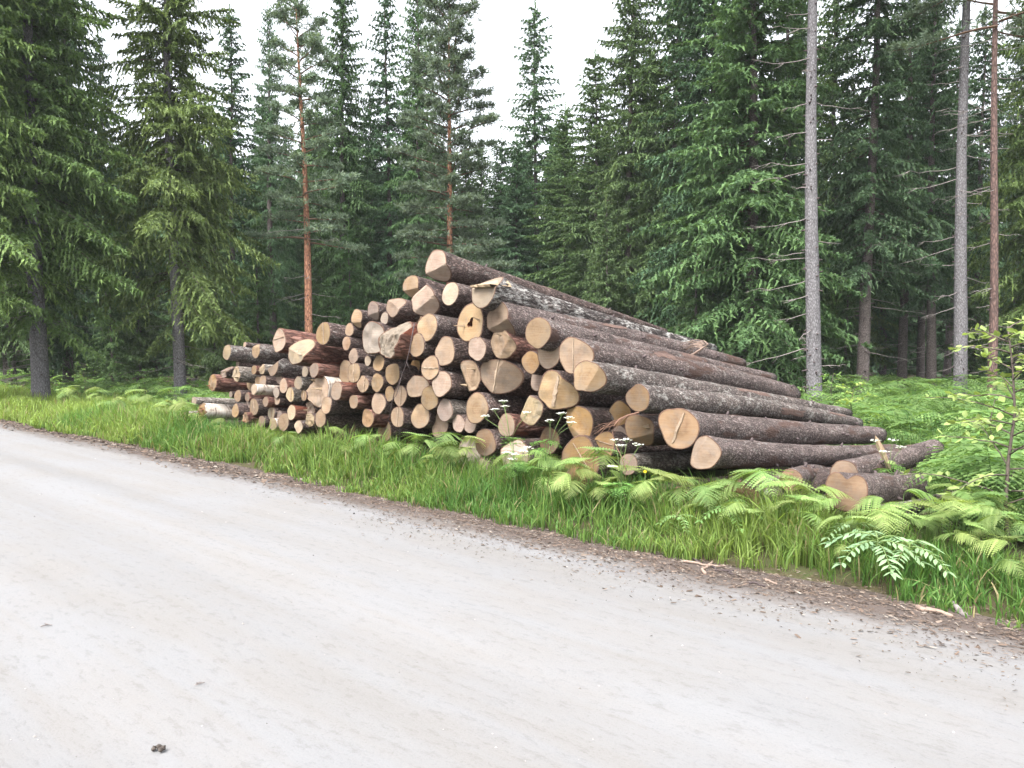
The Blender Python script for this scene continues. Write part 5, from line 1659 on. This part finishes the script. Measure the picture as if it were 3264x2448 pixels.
def lay_litter():
    g = np.random.default_rng(17)
    B = Buf()
    def chips(n, s0, s1, t0, tsd, l0, l1):
        s = g.uniform(s0, s1, n); t = t0 + g.normal(0, tsd, n) + .12 * noise2(s, s * 0, .6, 3.0)
        keep = (t < 5.75) & (t > 3.2)
        s, t = s[keep], t[keep]; n_ = len(s)
        X = s * U[0] + t * N2[0]; Y = s * U[1] + t * N2[1]
        Z = np.where(t < 5.6, road_z(X, Y, s, t), ground_z(X, Y)) + g.uniform(.002, .012, n_)
        P = np.stack([X, Y, Z], -1)
        a = g.normal(0, .7, n_) + math.atan2(U[1], U[0])
        tl = g.normal(0, .16, n_)
        d = np.stack([np.cos(a), np.sin(a), tl], -1); d = unit(d)
        e = unit(np.cross(np.array([0, 0, 1.0]) + g.normal(0, .25, (n_, 3)), d))
        l = (l0 + (l1 - l0) * g.random(n_) ** 2.2)[:, None]; w = l * g.uniform(.12, .42, n_)[:, None]
        nn = np.cross(d, e)
        th = .003
        V = np.stack([P - d * l * .5 - e * w * .5, P + d * l * .4 - e * w * .5, P + d * l * .5 + e * w * .4, P - d * l * .4 + e * w * .5, P + nn * th + d * l * .05 ], 1)
        pal = np.array([[.06, .045, .036], [.105, .078, .062], [.145, .115, .095], [.04, .031, .027], [.21, .185, .16], [.12, .088, .07]])
        c = pal[g.choice(6, n_, p=[.25, .25, .17, .16, .06, .11])] * g.uniform(.8, 1.2, (n_, 1))
        off = np.arange(n_)[:, None] * 5
        tr = np.concatenate([off + np.array(k) for k in ((0, 1, 4), (1, 2, 4), (2, 3, 4), (3, 0, 4))])
        B.add(V.reshape(-1, 3), None, tr, np.repeat(c, 5, 0))
    chips(24000, -8, 5.2, 5.12, .28, .006, .045)
    chips(8000, -30, -8, 5.15, .22, .03, .10)
    chips(3500, -6, 5, 4.70, .32, .006, .03)
    o = B.build('bark_litter', M['chips'], None, False)
    tag(o, 'brown bark chips and wood scraps strewn on the shoulder', 'litter', None, 'stuff')
    # single small stones and crumbs on the road itself
    B2 = Buf()
    n = 900
    s = g.uniform(-16, 5, n); t = g.uniform(-1, 5.2, n)
    keep = (st(0, 0)[0] + s * U[1] + t * N2[1]) > .8
    s, t = s[keep], t[keep]; n = len(s)
    X = s * U[0] + t * N2[0]; Y = s * U[1] + t * N2[1]; Z = road_z(X, Y, s, t)
    r = .0025 + .006 * g.random(n) ** 3
    oct_ = np.array([[1, 0, 0], [0, 1, 0], [-1, 0, 0], [0, -1, 0], [0, 0, .8]])
    V = np.stack([X, Y, Z], -1)[:, None] + oct_[None] * r[:, None, None] * g.uniform(.6, 1.5, (n, 5, 1))
    off = np.arange(n)[:, None] * 5
    tr = np.concatenate([off + np.array(k) for k in ((0, 1, 4), (1, 2, 4), (2, 3, 4), (3, 0, 4))])
    c = np.array([.18, .17, .165])[None] * g.uniform(.35, 1.7, (n, 1))
    B2.add(V.reshape(-1, 3), None, tr, np.repeat(c, 5, 0))
    o = B2.build('gravel', M['chips'], None, False)
    tag(o, 'loose grit and small stones on the pale road', 'gravel', None, 'stuff')
lay_litter()

# thin dead twig hanging down the face of the pile
def branchy(name, label, segs, mat, cat='twig'):
    B = Buf()
    for pts, r in segs:
        pts = np.asarray(pts, float)
        B.add(*tube(pts, np.linspace(r, r * .45, len(pts)), 5))
    o = B.build(name, M[mat])
    tag(o, label, cat)
    return o
def A_(x, y, t): return on_t(*reg('A', x, y), t)
def C_(x, y, t): return on_t(*reg('C', x, y), t)
branchy('hanging_twig', 'thin dark twig hanging down the pile right of the torn red log', [
    ([A_(2105, 500, 6.55), A_(2085, 600, 6.5), A_(2060, 740, 6.45), A_(2030, 860, 6.45), A_(1985, 980, 6.5), A_(1920, 1130, 6.55), A_(1890, 1290, 6.6), A_(1870, 1365, 6.6)], .007),
    ([A_(2035, 840, 6.45), A_(2060, 900, 6.45), A_(2075, 960, 6.5)], .004),
    ([A_(1985, 980, 6.5), A_(1950, 1120, 6.45), A_(1870, 1250, 6.5), A_(1810, 1340, 6.55)], .004),
    ([A_(2060, 740, 6.45), A_(2090, 790, 6.45), A_(2110, 860, 6.5)], .003)], 'dark_twig')
tw = [([E_(1900, 178, 6.5), E_(1800, 205, 6.45), E_(1730, 235, 6.4), E_(1685, 290, 6.35), E_(1665, 360, 6.35), E_(1690, 460, 6.35), E_(1740, 560, 6.35), E_(1790, 700, 6.3)], .009)]
gt = np.random.default_rng(8)
for k in range(16):
    a0 = [(1800, 205), (1730, 235), (1700, 265), (1685, 290)][k % 4]
    ex, ey = a0[0] - gt.uniform(80, 240), a0[1] + gt.uniform(40, 190)
    tw.append(([E_(*a0, 6.4), E_((a0[0] + ex) / 2 - 10, (a0[1] + ey) / 2 - 18, 6.37), E_(ex, ey, 6.33)], .0028))
branchy('reddish_branch', 'reddish dead branch with fine twigs draped over the amber log ends', tw, 'red_twig', 'branch')
tw = [([C_(1055, 520, 9.9), C_(1130, 500, 9.8), C_(1205, 450, 9.75), C_(1262, 405, 9.75), C_(1225, 378, 9.8)], .022)]
for k in range(22):
    x0, y0 = gt.uniform(1180, 1260), gt.uniform(380, 450)
    tw.append(([C_(x0, y0, 9.8), C_(x0 - gt.uniform(20, 90), y0 - gt.uniform(-10, 30), 9.8), C_(x0 - gt.uniform(60, 200), y0 + gt.uniform(0, 70), 9.85)], .005))
branchy('pale_branch', 'pale bent branch with brown twigs lying on the backs of the long logs', tw, 'bone_stick', 'branch')

# upright pale splinter standing on the askew log
p0 = on_t(2833, 1492, 8.6); p1 = on_t(2790, 1388, 8.5)
B = Buf()
d = p1 - p0
e = np.array([U[0], U[1], 0]); f = np.array([N2[0], N2[1], 0])
rows = []
for k, (v, w) in enumerate([(-.05, .020), (.3, .032), (.6, .036), (.85, .024), (1.0, .003)]):
    c = p0 + d * v
    rows += [c - e * w, c - f * w * .4, c + e * w, c + f * w * .4]
q = []
for k in range(4):
    for j in range(4):
        q.append((k * 4 + j, k * 4 + (j + 1) % 4, k * 4 + 4 + (j + 1) % 4, k * 4 + 4 + j))
B.add(np.array(rows), q)
tag(B.build('wood_splinter', M['splinter'], None, False), 'pale wood splinter standing upright by the askew log', 'splinter')

# ------------------------------------------------------------------ slight haze between the trees, added to lift the dark forest
HB = Buf()
hx, z0, z1 = 640.0, -1.7, 24.0
HB.add([(-hx, -hx, z0), (hx, -hx, z0), (hx, hx, z0), (-hx, hx, z0), (-hx, -hx, z1), (hx, -hx, z1), (hx, hx, z1), (-hx, hx, z1)],
       [(0, 3, 2, 1), (4, 5, 6, 7), (0, 1, 5, 4), (1, 2, 6, 5), (2, 3, 7, 6), (3, 0, 4, 7)])
mh, nth, outh = new_mat('thin_haze')
pv = nth.nodes.new('ShaderNodeVolumePrincipled')
pv.inputs['Color'].default_value = (0.90, 0.95, 1.0, 1)
pv.inputs['Density'].default_value = 0.0004
pv.inputs['Anisotropy'].default_value = 0.0
nth.links.new(pv.outputs[0], outh.inputs['Volume'])
ho = HB.build('haze', mh, None, False)
tag(ho, kind='stuff')
